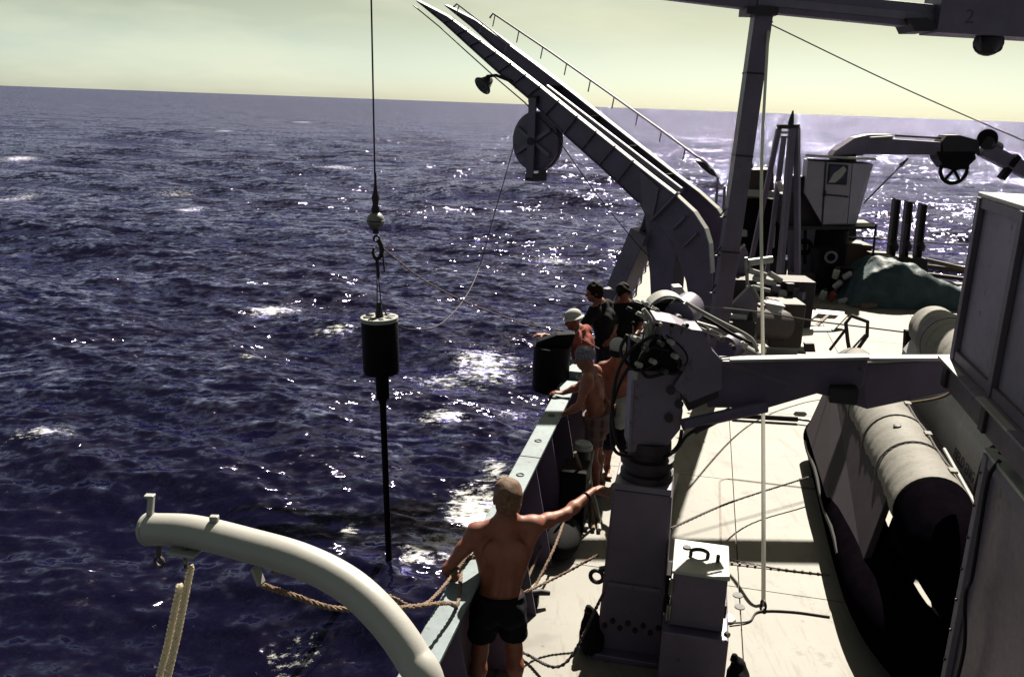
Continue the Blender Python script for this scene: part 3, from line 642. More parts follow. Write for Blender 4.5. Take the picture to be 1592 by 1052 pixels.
# hanging block
bo = W(415, 482, 0.12)
bk = thing('hanging_block', bo, 'large round wire block hanging beneath the crane boom', 'pulley block')
yq = qd
MB().lathe(bo - yq * 0.10, yq, [(0, 0.30), (0, 0.50), (0.02, 0.545), (0.06, 0.545), (0.085, 0.50), (0.115, 0.50), (0.14, 0.545), (0.18, 0.545), (0.20, 0.50), (0.2, 0.3)], 40).build('sheave', M['grey'], bk)
for a in range(0, 180, 60):
    d = hd * math.cos(R(a + 30)) + AZ * math.sin(R(a + 30))
    MB().beam(bo - yq * 0.125 - d * 0.46, bo - yq * 0.125 + d * 0.46, 0.07, 0.05, yq).build('spoke', M['grey2'], bk)
for off in (-0.19, 0.19):
    MB().beam(bo + yq * off + V((0, 0, 0.78)), bo + yq * off - V((0, 0, 0.66)), 0.17, 0.03, yq).build('cheek_strap', M['grey'], bk)
MB().cyl(bo - yq * 0.23, bo + yq * 0.23, 0.07, n=16).build('axle', M['dark'], bk)
MB().box(bo - V((0, 0, 0.66)), (0.2, 0.4, 0.14), Matrix((hd, qd, AZ)).transposed()).build('bottom_spacer', M['dark'], bk)
MB().box(bo + V((0, 0, 0.76)), (0.2, 0.4, 0.12), Matrix((hd, qd, AZ)).transposed()).build('head', M['dark'], bk)
# flood light clamped under the boom
def floodlight(c, sc, label, down=V((-0.6, -0.5, -0.6))):
    fl = thing('floodlight', c, label, 'floodlight', 'floodlights on the ship')
    d = down.normalized()
    MB().lathe(c, d, [(-0.12 * sc, 0.05 * sc), (-0.1 * sc, 0.08 * sc), (0.06 * sc, 0.14 * sc), (0.13 * sc, 0.2 * sc), (0.14 * sc, 0.2 * sc)], 18).build('lamp_body', M['dark'], fl)
    MB().lathe(c + d * 0.142 * sc, d, [(0, 0.17 * sc), (0.012, 0.15 * sc)], 18).build('lens', M['lamp'], fl)
    MB().torus(c, d.cross(AZ).cross(d), 0.17 * sc, 0.014 * sc, 12, 0, 180).build('yoke', M['dark'], fl)
    return fl
fc = W(268, 280, -0.1)
fl = floodlight(fc, 0.95, 'small dark floodlight hanging under the outer crane boom')
MB().tube([fc + V((0.0, 0, 0.1)), W(300, 258, -0.1), W(345, 280, 0.0), W(352, 300, 0.05)], 0.03, 8).build('bracket', M['dark'], fl)
# wires off the block
rope('block_wire', [bo - hd * -0.0 + hd * 0.54, Py(768, 335, 15.5), Py(737, 437, 13.5), Py(690, 500, 11.9), Py(640, 512, 11.2), Py(608, 498, 10.75), ct + V((0.06, 0.02, 0.1))], 0.0085, 'wire', 'loose wire looping from the crane block down to the corer', 'wire', 'wires from the crane block')
rope('block_wire', [bo - hd * 0.54, Py(930, 305, 15.8), Py(985, 373, 14.6), Py(1010, 400, 14.3)], 0.0085, 'wire', 'straight wire from the crane block back to the crane base', 'wire', 'wires from the crane block')

# ------------------------------------------------------------------ mast, overhead derrick boom, stays
MB_ = V((3.0, 12.45, 0)); MT = V((3.22, 12.45, 5.75))
ms = thing('mast', MB_, 'leaning grey square mast post standing on the deck', 'mast')
MB().beam(MB_, MT, 0.245, 0.245, V((0, 1, 0))).build('post', M['grey'], ms, 0.008)
for z in (0.9, 2.15, 3.5, 4.6): MB().beam(MB_.lerp(MT, z / 5.75), MB_.lerp(MT, (z + 0.025) / 5.75), 0.256, 0.256, V((0, 1, 0))).build('weld_band', M['dark'], ms)
MB().box(MB_ + V((0, 0, 0.02)), (0.5, 0.5, 0.04), Matrix.Identity(3)).build('foot_plate', M['grey'], ms, 0.004)
br = Py(1190, 38, 12.42); MB().beam(MT.lerp(MB_, 0.065), br + V((0.06, -0.02, 0)), 0.07, 0.09).build('halyard_bracket', M['dark'], ms)
for k in range(4):
    z = 1.0 + k * 0.55
    MB().tube([MB_.lerp(MT, z / 5.75) + V((-0.13, -0.02, 0)), MB_.lerp(MT, z / 5.75) + V((-0.22, -0.05, 0)), MB_.lerp(MT, (z + 0.12) / 5.75) + V((-0.13, -0.02, 0))], 0.012, 6).build('step', M['dark'], ms)
ob = thing('overhead_boom', V((3.2, 12.43, 5.7)), 'heavy grey derrick boom resting level across the mast head overhead', 'derrick boom')
Lx = V((1.5, 12.43, 5.68)); Jx = V((3.1, 12.43, 5.55)); Rx = V((5.45, 12.41, 5.41)); Ex = V((12.0, 12.41, 5.28))
MB().beam(Lx, Jx, 0.22, 0.26).build('boom_tip', M['grey'], ob, 0.01)
MB().beam(Jx, Rx, 0.22, 0.30).build('boom_inner', M['grey'], ob, 0.01)
MB().beam(Jx + V((0, -0.12, -0.02)), Rx + V((0, -0.12, -0.02)), 0.02, 0.1).build('side_flange', M['grey2'], ob)
MB().beam(Rx + V((0, 0, 0.04)), Ex + V((0, 0, 0.04)), 0.55, 0.5).build('boom_heel', M['grey'], ob, 0.012)
lg = Py(1440, 40, 12.2); MB().prism([Py(1412, 28, 12.16), Py(1442, 28, 12.16), Py(1462, 42, 12.16), Py(1448, 49, 12.16), Py(1422, 49, 12.16)], (0, 0.5, 0)).build('heel_lug', M['dark'], ob)
MB().box(Jx + V((0.05, 0, -0.15)), (0.42, 0.44, 0.1), Matrix.Identity(3)).build('saddle', M['dark'], ob)
# worn painted figure on the heel
tx = bpy.data.curves.new('worn_figure', 'FONT'); tx.body = '2'; tx.size = 0.34; tx.extrude = 0.002
to = bpy.data.objects.new('worn_figure', tx); C.objects.link(to); dg = bpy.context.evaluated_depsgraph_get(); dg.update()
def fontmesh(name, body, size, mat, parent, Mx, align='CENTER'):
    cu = bpy.data.curves.new(name, 'FONT'); cu.body = body; cu.size = size; cu.extrude = 0.0015; cu.align_x = align; cu.align_y = 'CENTER'; cu.resolution_u = 3
    t_ = bpy.data.objects.new('tmp', cu); C.objects.link(t_); bpy.context.view_layer.update()
    me = bpy.data.meshes.new_from_object(t_.evaluated_get(bpy.context.evaluated_depsgraph_get())); bpy.data.objects.remove(t_); bpy.data.curves.remove(cu)
    me.name = name; me.transform(Mx); me.materials.clear(); me.materials.append(mat)
    c = V(me.vertices[0].co); me.transform(Matrix.Translation(-c))
    o = bpy.data.objects.new(name, me); C.objects.link(o); o.location = c - wloc(parent); o.parent = parent
    return o
bpy.data.objects.remove(to); bpy.data.curves.remove(tx)
pf = Py(1508, 27, 12.41 - 0.28)
fontmesh('worn_figure', '2', 0.25, M['rusty'], ob, Matrix.Translation(V((pf.x, 12.41 - 0.2765, pf.z))) @ Matrix.Rotation(R(90), 4, 'X'))
fc = Py(1536, 74, 12.2)
fl = floodlight(fc, 0.95, 'dark conical floodlight hanging under the overhead boom heel', V((0.35, 0.75, 0.5)))
for dx in (-0.09, 0.09): MB().beam(fc + V((dx, 0, 0.05)), fc + V((dx, 0.1, 0.24)), 0.03, 0.03).build('hanger', M['dark'], fl)
rope('white_halyard', [br + V((0.04, -0.02, -0.03)), Py(1184, 265, 10.6), Py(1186, 560, 8.6), Py(1187, 800, 7.2), Pz(1187, 940)], 0.019, 'whiterope', 'bright white halyard stretched from the mast bracket to the deck', 'rope')
rope('stay_wire', [br + V((0.06, -0.02, 0.0)), Py(1400, 135, 13.2), Py(1592, 219, 14.0), Py(1700, 262, 14.5), Py(1800, 300, 15.0)], 0.009, 'greyrope', 'thin stay wire running down from mast bracket across the sky', 'wire')

# ------------------------------------------------------------------ folding deck crane in the middle foreground
hc = thing('folding_crane', S(-0.245, 6.21, 0), 'grey hydraulic folding crane on a square pedestal with its arm laid across the deck', 'crane')
mb = MB(); t0, t1, s0, s1 = -0.465, -0.03, 5.985, 6.42
mb.add([S(t0 - 0.045, s0 - 0.04, 0), S(t1 + 0.03, s0 - 0.04, 0), S(t1 + 0.03, s1 + 0.04, 0), S(t0 - 0.045, s1 + 0.04, 0), S(t0, s0, 1.36), S(t1, s0, 1.36), S(t1, s1, 1.36), S(t0, s1, 1.36)],
       [(3, 2, 1, 0), (4, 5, 6, 7), (0, 1, 5, 4), (1, 2, 6, 5), (2, 3, 7, 6), (3, 0, 4, 7)])
mb.build('pedestal', M['grey'], hc, 0.02)
MB().box(S(-0.247, 6.2, 1.385), (0.42, 0.42, 0.05)).build('top_plate', M['grey2'], hc, 0.006)
MB().box(S(-0.25, 5.985 - 0.032, 0.6), (0.40, 0.012, 0.03)).build('weld_strip', M['grey2'], hc)
for k in range(8):
    MB().cyl(S(-0.45 + k * 0.058, 5.975 - 0.02, 0.24 + 0.05 * (k % 2)), S(-0.45 + k * 0.058, 5.975 - 0.045, 0.24 + 0.05 * (k % 2)), 0.02, n=6).build('bolt', M['dark'], hc)
bx = S(-0.235, 6.2, 0)
MB().lathe(bx + AZ * 1.41, AZ, [(0, 0.2), (0.05, 0.2), (0.06, 0.17), (0.1, 0.17), (0.105, 0.195), (0.16, 0.195), (0.165, 0.15), (0.22, 0.15), (0.23, 0.17), (0.3, 0.165)], 30).build('slewing_ring', M['dark'], hc)
YT = 6.15
tur = [(985, 590), (1000, 560), (1058, 580), (1062, 640), (1058, 668), (1028, 704), (978, 704)]
MB().prism([Py(x, y, YT - 0.16) for x, y in tur], (0, 0.34, 0)).build('turret', M['grey'], hc, 0.012)
MB().beam(Py(984, 592, YT - 0.165), Py(978, 702, YT - 0.165), 0.02, 0.012, V((0, 1, 0))).build('turret_edge', M['grey2'], hc)
for x, y in ((1043, 607), (1040, 650), (1056, 628)): MB().cyl(Py(x, y, YT - 0.15), Py(x, y, YT - 0.19), 0.032, n=14).build('pin_boss', M['dark'], hc)
arm = [(1020, 497), (1052, 503), (1075, 512), (1092, 514), (1108, 545), (1122, 560), (1122, 605), (1072, 625), (1048, 600), (1062, 578), (1060, 560), (1040, 535), (1022, 512)]
mb = MB()
for tri in ([0, 1, 11, 12], [1, 2, 10, 11], [2, 3, 4, 10], [4, 5, 9, 10], [5, 6, 8, 9], [6, 7, 8]):
    mb.prism([Py(*arm[i], YT - 0.22) for i in tri], (0, 0.30, 0))
mb.build('knuckle_arm', M['grey'], hc)
lk = [(1045, 545), (1118, 562), (1118, 618), (1070, 640), (1060, 600)]
MB().prism([Py(*p, YT - 0.18) for p in lk], (0, 0.3, 0)).build('knuckle_block', M['dark'], hc, 0.01)
# main arm: box girder towards the boats
a0 = Py(1092, 597, 6.10); a1 = Py(1345, 592, 6.32); a2 = Py(1480, 583, 6.50); a3 = Py(1620, 581, 6.70)
mb = MB()
mb.prism([Py(1090, 560, 6.08), Py(1135, 561, 6.08), Py(1350, 557, 6.20), Py(1342, 600, 6.20), Py(1310, 622, 6.20), Py(1270, 612, 6.17), Py(1195, 634, 6.12), Py(1100, 634, 6.08)], (0.03, 0.14, 0)); mb.build('main_arm', M['grey'], hc, 0.008)
MB().prism([Py(1135, 559, 6.05), Py(1352, 555, 6.17), Py(1352, 559, 6.17), Py(1135, 563, 6.05)], (0.02, 0.10, 0)).build('arm_lit_edge', M['white'], hc)  # white strip stands in for sunlight along the arm's top edge
MB().prism([Py(1340, 566, 6.22), Py(1478, 560, 6.35), Py(1505, 560, 6.38), Py(1505, 603, 6.38), Py(1348, 636, 6.22), Py(1330, 630, 6.22)], (0.03, 0.15, 0)).build('outer_arm', M['grey'], hc, 0.008)
MB().prism([Py(1348, 557, 6.20), Py(1600, 556, 6.45), Py(1600, 561, 6.45), Py(1348, 562, 6.20)], (0.02, 0.10, 0)).build('outer_lit_edge', M['white'], hc)  # same painted sunlit line on the outer arm
MB().cyl(Py(1135, 640, 6.02), Py(1080, 668, 5.90), 0.035, n=12).build('lift_ram', M['dark'], hc)
MB().cyl(Py(1062, 660, 5.90), Py(1190, 632, 6.05), 0.046, n=14).build('lift_cylinder', M['grey'], hc)
MB().box(Py(1308, 607, 6.22), (0.2, 0.3, 0.12)).build('elbow_link', M['dark'], hc, 0.01)
# folded jib, rams and pipes lying above the knuckle
hoop = bez([Py(1003, 486, 6.45), Py(1011, 468, 6.45), Py(1030, 457, 6.45), Py(1052, 460, 6.45), Py(1074, 478, 6.45)], 5)
mb = MB()
for a, b in zip(hoop[:-1], hoop[1:]):
    d_ = (b - a).normalized(); up_n = V((0, 1, 0)).cross(d_); mb.beam(a, b + d_ * 0.004, 0.2, 0.014, up_n)
mb.build('guard_hoop', M['white'], hc)
MB().lathe(Py(1055, 492, 6.36), V((0.45, 0.85, 0.1)), [(0, 0.03), (0, 0.115), (0.03, 0.12), (0.26, 0.12), (0.27, 0.08)], 26).build('winch_drum', M['grey2'], hc)
MB().lathe(Py(1030, 490, 6.42), V((0.45, 0.85, 0.1)), [(0, 0.02), (0, 0.10), (0.22, 0.10)], 22).build('roller', M['black'], hc)
MB().lathe(Py(1128, 540, 6.5), V((0.6, 0.8, -0.1)), [(0, 0.03), (0, 0.085), (0.05, 0.095), (0.22, 0.095), (0.22, 0.07)], 24).build('pivot_drum', M['grey'], hc)
MB().cyl(Py(1128, 528, 6.62), Py(1176, 554, 6.62), 0.045, n=14).build('jib_ram', M['white'], hc)
for k, (a, b) in enumerate((((1002, 472), (1175, 548)), ((1006, 486), (1092, 518)), ((1000, 478), (1130, 516)), ((1090, 505), (1178, 552)), ((1030, 500), (1060, 513)))):
    MB().cyl(Py(*a, 6.58 - 0.02 * k), Py(*b, 6.62 - 0.02 * k), 0.012 + 0.004 * (k % 3), n=8).build('hydraulic_pipe', M['steel' if k % 2 else 'white'], hc)
MB().prism([Py(1046, 446, 6.8), Py(1060, 445, 6.8), Py(1074, 468, 6.8), Py(1050, 466, 6.8)], (0, 0.12, 0)).build('sheave_cheek', M['white'], hc, 0.01)
for k in range(10):
    x = 1000 + 17 * k; y = 474 + 7.2 * k + 5 * ((k * 7) % 3 - 1)
    MB().cyl(Py(x, y, 6.3), Py(x + 5, y + 4, 6.22), 0.018 + 0.006 * (k % 2), n=8).build('pipe_union', M[['white', 'steel', 'dark'][k % 3]], hc)
for k, pts in enumerate(([(1092, 492), (1115, 505), (1140, 520), (1178, 538)], [(1066, 470), (1090, 484), (1120, 500), (1165, 524), (1178, 546)], [(985, 470), (1002, 476), (1030, 492), (1060, 512)], [(975, 478), (995, 490), (1003, 512), (990, 532), (984, 560)])):
    MB().tube(bez([Py(x, y, 6.32 - 0.03 * k) for x, y in pts], 8), 0.014, 8).build('hose', M[['rubber', 'whitehose', 'rubber', 'rubber'][k]], hc)
# valve bank with levers and hose loops on the seaward side
vb = Py(1022, 548, 6.05)
MB().box(vb, (0.42, 0.16, 0.24), Matrix.Identity(3)).build('valve_bank', M['black'], hc, 0.01)
for k in range(7):
    p = vb + V((-0.19 + k * 0.063, -0.09, 0.11)); 
    lv = MB().cyl(p, p + V((0.02 * (k % 3 - 1), -0.05, 0.13)), 0.007, n=6).build('lever', M['steel'], hc)
    MB().ball(p + V((0.02 * (k % 3 - 1), -0.052, 0.135)), 0.016, None, 10, 6).build('knob', M['white' if k % 2 else 'black'], hc)
for k, (x, y) in enumerate(((985, 525), (1000, 540), (1012, 560), (1030, 575), (1046, 552), (1056, 570), (990, 565), (1024, 532), (1040, 530))):
    MB().cyl(Py(x, y, 5.92), Py(x + 6, y + 3, 5.86), 0.02, n=8).build('hose_fitting', M['steel' if k % 2 else 'white'], hc)
MB().box(Py(1066, 572, 6.0), (0.05, 0.06, 0.09)).build('oil_cap', M['white'], hc, 0.01)
hoses = [[(1000, 480), (1012, 500), (1008, 530), (995, 555), (988, 590)], [(990, 486), (1003, 495), (1006, 520), (1000, 545)], [(1020, 520), (985, 540), (960, 580), (952, 640), (960, 690), (975, 705)],
         [(1010, 550), (975, 575), (955, 620), (950, 660), (956, 700), (985, 712)], [(1028, 560), (1000, 575), (980, 570), (965, 545), (975, 520)], [(1040, 545), (1015, 540), (995, 560), (1005, 585), (1035, 580)],
         [(1060, 668), (1055, 690), (1040, 706), (1022, 715)], [(1098, 662), (1070, 675), (1050, 700), (1022, 718)], [(1035, 520), (1060, 540), (1068, 560), (1050, 580), (1020, 575)]]
for k, hs in enumerate(hoses):
    MB().tube(bez([Py(x, y, 5.98 - 0.02 * (k % 3) + 0.04 * (k in (6, 7))) for x, y in hs], 8), 0.013 if k > 1 else 0.016, 8).build('hose', M['whitehose' if k < 2 else 'rubber'], hc)
# control locker, plinth and warping heads round the pedestal foot
cl = thing('control_box', S(0.215, 5.8, 0.57), 'grey steel control locker with a sunlit top beside the crane pedestal', 'locker')
MB().box(S(0.215, 5.8, 0.775), (0.37, 0.46, 0.41)).build('body', M['grey'], cl, 0.008)
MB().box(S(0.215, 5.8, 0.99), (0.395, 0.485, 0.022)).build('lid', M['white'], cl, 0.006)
hn = S(0.2, 5.82, 1.0); MB().tube(bez([hn + AT * -0.06, hn + AT * -0.055 + V((0, 0, 0.04)), hn + V((0, -0.01, 0.06)), hn + AT * 0.055 + V((0, 0, 0.04)), hn + AT * 0.06], 5), 0.014, 8).build('handle', M['dark'], cl)
MB().cyl(S(0.33, 5.78, 1.0), S(0.33, 5.78, 1.05), 0.014, n=10).build('knob', M['dark'], cl)
MB().cyl(S(0.11, 5.92, 1.0), S(0.11, 5.92, 1.012), 0.03, n=14).build('cap', M['dark'], cl)
for z in (0.68, 0.88): MB().cyl(S(0.02, 5.55, z - 0.06), S(0.02, 5.55, z + 0.06), 0.016, n=8).build('hinge', M['steel'], cl)
MB().box(S(0.0, 5.68, 0.8), (0.04, 0.2, 0.3)).build('junction_box', M['black'], cl, 0.006)
MB().box(S(0.405, 5.62, 0.72), (0.02, 0.06, 0.1)).build('latch', M['dark'], cl, 0.004)
wm = thing('machinery_casing', S(0.0, 5.7, 0), 'low grey machinery casing and bed plate at the crane pedestal foot', 'casing')
MB().box(S(0.215, 5.97, 0.28), (0.46, 0.96, 0.56)).build('casing', M['grey'], wm, 0.012)
MB().box(S(-0.25, 6.14, 0.025), (0.62, 0.6, 0.05)).build('bed_plate', M['grey'], wm, 0.008)
MB().cyl(S(0.42, 5.52, 0.6), S(0.44, 5.5, 0.6), 0.02, n=8).build('drain_cock', M['steel'], wm)
MB().beam(S(-0.47, 6.03, 0.68), S(-0.53, 6.03, 0.66), 0.05, 0.03).build('ring_lug', M['dark'], wm)
MB().torus(S(-0.545, 6.03, 0.60), V((0.3, 1, 0)), 0.05, 0.017, 16).build('lashing_ring', M['dark'], wm)

# ------------------------------------------------------------------ crates and lockers on the right
def framed_box(name, t0, t1, s0, s1, z0, z1, label, cat, stiles, mbody='panel', mst='frame'):
    o = thing(name, S(t0, s1, z0), label, cat)
    MB().box(S((t0 + t1) / 2, (s0 + s1) / 2, (z0 + z1) / 2), (t1 - t0, s1 - s0, z1 - z0)).build('body', M[mbody], o, 0.006)
    for s_ in stiles:
        MB().box(S(t0 - 0.022, s_, (z0 + z1) / 2), (0.04, 0.075, z1 - z0)).build('stile', M[mst], o, 0.005)
    for z in (z0 + 0.035, z1 - 0.035):
        for a, b in zip(stiles[:-1], stiles[1:]):
            MB().box(S(t0 - 0.016, (a + b) / 2, z), (0.03, abs(b - a) - 0.08, 0.07)).build('batten', M[mst], o, 0.004)
    return o
fb = framed_box('storage_crate', 1.86, 3.3, 3.6, 6.52, 2.46, 3.60, 'large lavender grey panelled crate raised on a ledge at right', 'crate', [6.48, 5.62, 4.76, 3.9])
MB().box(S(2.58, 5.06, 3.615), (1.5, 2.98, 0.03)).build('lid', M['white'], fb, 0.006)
for s_ in (6.3, 5.3): MB().box(S(1.845, s_, 3.55), (0.03, 0.7, 0.012)).build('drip_strip', M['white'], fb)
lb = thing('ledge_beam', S(1.8, 6.5, 2.2), 'rust stained steel ledge beam carrying the panelled crate', 'beam')
MB().box(S(1.85, 5.0, 2.36), (0.14, 3.04, 0.17)).build('web', M['frame'], lb, 0.006)
MB().box(S(1.80, 5.0, 2.45), (0.10, 3.1, 0.016)).build('flange', M['grey2'], lb)
for a_, b_ in ((6.05, 6.48), (5.0, 5.6)): MB().box(S(1.775, (a_ + b_) / 2, 2.452), (0.05, b_ - a_, 0.014)).build('lit_strip', M['white'], lb)  # white pieces added as broken sunlight along the ledge
for s_ in (6.35, 5.45, 4.6): MB().box(S(1.77, s_, 2.36), (0.03, 0.09, 0.15)).build('bracket', M['dark'], lb, 0.005)
MB().beam(S(2.3, 6.3, 2.24), S(2.6, 5.6, 1.9), 0.09, 0.09).build('strut', M['frame'], lb)
lk_ = framed_box('deck_locker', 1.86, 3.3, 3.2, 5.52, 0.0, 2.13, 'tall lavender grey deck locker in the right foreground corner', 'locker', [5.47, 4.2], 'grey', 'panel')
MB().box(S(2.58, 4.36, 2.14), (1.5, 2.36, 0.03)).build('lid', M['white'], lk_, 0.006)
for k in range(9): MB().cyl(S(1.815, 5.47, 0.25 + k * 0.22), S(1.805, 5.47, 0.25 + k * 0.22), 0.009, n=6).build('bolt', M['dark'], lk_)
pp = [S(1.85, 5.3, 2.17), S(1.80, 5.28, 2.05), S(1.79, 5.24, 1.75), S(1.785, 5.2, 1.45), S(1.79, 5.26, 1.32), S(1.785, 5.22, 1.22), S(1.79, 5.12, 1.0), S(1.79, 5.15, 0.6), S(1.785, 5.1, 0.2)]
rope('power_cable', pp, 0.012, 'rubber', 'black power cable draped down the locker face', 'cable')
rope('coiled_hose', [Py(1592, 688, 5.3), Py(1552, 692, 5.35), Py(1534, 706, 5.5), Py(1523, 738, 5.6), Py(1517, 772, 5.7), Py(1526, 800, 5.75)], 0.017, 'rubber', 'black hose hanging in front of the raft beside the locker', 'hose')
rope('roof_cable', [S(1.85, 5.35, 2.2), S(2.1, 5.25, 2.17), S(2.5, 5.3, 2.17), S(2.9, 5.1, 2.17)], 0.012, 'rubber', 'black cable lying across the sunlit locker top', 'cable')

# ------------------------------------------------------------------ inflatable boat on its side and life raft beside it
ib = thing('inflatable_boat', S(1.9, 8.5, 0), 'grey inflatable boat stowed on its edge with dusty sunlit upper tube', 'boat')
def tubeprof(t, z, sA, sB, r, bowdrop=0.0):
    pts = []; rs = []
    for k in range(120):
        u = k / 119; s_ = sA + (sB - sA) * u
        pts.append(S(t + 0.0, s_, z - bowdrop * max(0, (u - 0.75) / 0.25) ** 2 * 0.4)); rs.append(r * (1 + 0.010 * math.sin(u * 25) + 0.006 * math.sin(u * 83 + 1) + 0.005 * math.sin(u * 170)) * (1 - 0.12 * max(0, (u - 0.8) / 0.2)))
    return pts, rs
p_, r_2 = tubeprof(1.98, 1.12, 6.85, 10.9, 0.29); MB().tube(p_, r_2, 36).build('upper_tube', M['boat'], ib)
MB().tube(bez([S(1.98, 6.86, 1.12), S(1.99, 6.5, 1.05), S(2.02, 6.1, 0.9), S(2.06, 5.85, 0.72)], 6), [0.293] * 8 + list(np.linspace(0.293, 0.14, 11)), 30).build('stern_shade', M['shadeboat'], ib)  # added near-black section, stands for the shaded near end of the tube
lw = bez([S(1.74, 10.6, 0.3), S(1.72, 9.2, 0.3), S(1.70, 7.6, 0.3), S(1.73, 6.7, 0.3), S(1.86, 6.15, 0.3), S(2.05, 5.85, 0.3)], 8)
MB().tube(lw, [0.28] * (len(lw) - 6) + [0.275, 0.265, 0.24, 0.2, 0.14, 0.05], 30).build('lower_tube', M['shadeboat'], ib)  # tube coloured near-black for the shade it lies in
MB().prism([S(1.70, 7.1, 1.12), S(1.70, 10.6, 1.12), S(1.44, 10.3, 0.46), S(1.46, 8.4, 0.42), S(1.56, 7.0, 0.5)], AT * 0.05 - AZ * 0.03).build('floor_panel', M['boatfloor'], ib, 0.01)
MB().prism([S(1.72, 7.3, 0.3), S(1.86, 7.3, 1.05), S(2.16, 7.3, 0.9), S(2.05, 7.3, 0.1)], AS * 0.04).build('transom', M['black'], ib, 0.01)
for s_ in (7.6, 8.3, 9.2):
    MB().torus(S(1.98, s_, 1.12), AS, 0.296, 0.008, 30).build('seam_tape', M['boat'], ib)
gl_ = [S(1.98 + 0.30 * math.sin(R(35)), 7.1 + 3.4 * k / 24, 1.12 + 0.30 * math.cos(R(35)) + 0.015 - 0.02 * abs(math.sin(k * math.pi / 6))) for k in range(25)]
MB().tube(gl_, 0.009, 6).build('grab_line', M['greyrope'], ib)
for k in range(5): MB().box(gl_[k * 6] , (0.06, 0.09, 0.02)).build('line_patch', M['boat'], ib, 0.004)
rb = [S(1.445, 7.4 + 2.8 * k / 12, 0.36 + 0.03 * math.sin(k)) for k in range(13)]; MB().tube(rb, 0.025, 8).build('rubbing_strake', M['rubber'], ib)
vv = S(1.9, 8.0, 1.398); MB().lathe(vv, V((-0.2, 0, 1)), [(0, 0.035), (0.015, 0.035), (0.02, 0.02)], 14).build('valve', M['dark'], ib)
lr = thing('life_raft', S(2.9, 9, 0), 'pale raft hull with faded stencilled lettering beside the inflatable boat', 'raft')
hp = [(2.44, 0.45), (2.50, 1.42), (2.64, 1.66), (3.3, 1.66), (3.4, 0.45)]
MB().prism([S(t, 7.0, z) for t, z in hp], AS * 3.9).build('hull', M['raft'], lr, 0.05)
p_, r_2 = tubeprof(2.80, 1.70, 7.0, 10.9, 0.30); MB().tube(p_, r_2, 32).build('upper_tube', M['boat'], lr)
for s_ in (8.35, 10.1): MB().lathe(S(2.80, s_, 1.70), AS, [(0, 0.28), (0, 0.308), (0.22, 0.308), (0.22, 0.28)], 32).build('dark_band', M['frame'], lr)
MB().beam(S(2.46, 7.0, 1.035), S(2.46, 10.9, 1.035), 0.03, 0.025).build('rubbing_strake', M['frame'], lr)
nx = V((S(-1, 0, 0.0) * 1.0)); 
def side_text(body, t, s, z, size, slope):
    # letters read along the hull side, tops towards the sky
    zax = (-AT + AZ * slope).normalized(); xax = -AS; yax = zax.cross(xax)
    Mx = Matrix.Translation(S(t, s, z)) @ Matrix((xax, yax, zax)).transposed().to_4x4()
    return fontmesh('stencil_lettering', body, size, M['frame'], lr, Mx)
side_text('FIELD ENG', 2.4775, 7.92, 1.13, 0.135, 0.062)
side_text('NET 10', 2.466, 7.75, 0.93, 0.135, 0.062)
for s_ in (7.6, 9.8): MB().box(S(2.85, s_, 0.225), (1.1, 0.14, 0.45)).build('chock', M['frame'], lr)
rope('lashing_strap', [S(2.15, 8.9, 1.34), S(2.46, 8.72, 1.52), S(2.56, 8.6, 1.78), S(2.85, 8.4, 2.02), S(3.3, 8.1, 1.9)], 0.014, 'manila', 'tan lashing line stretched from the inflatable boat across the raft', 'rope')
oar = tag(MB().cyl(S(2.38, 8.2, 1.16), S(2.36, 6.9, 1.1), 0.016, n=8).build('boat_hook', M['white']), 'bright pole lying between the inflatable boat and raft', 'pole')
pd = thing('fuel_can', S(2.38, 6.75, 0.0), 'pale container standing in the shadow behind the inflatable boat', 'canister')
MB().box(S(2.4, 6.75, 0.35), (0.22, 0.2, 0.5)).build('body', M['grey2'], pd, 0.03)
MB().cyl(S(2.4, 6.75, 0.6), S(2.4, 6.75, 0.66), 0.04, n=12).build('cap', M['dark'], pd)
MB().box(S(2.4, 6.75, 0.05), (0.3, 0.3, 0.1)).build('tray', M['dark'], pd, 0.01)

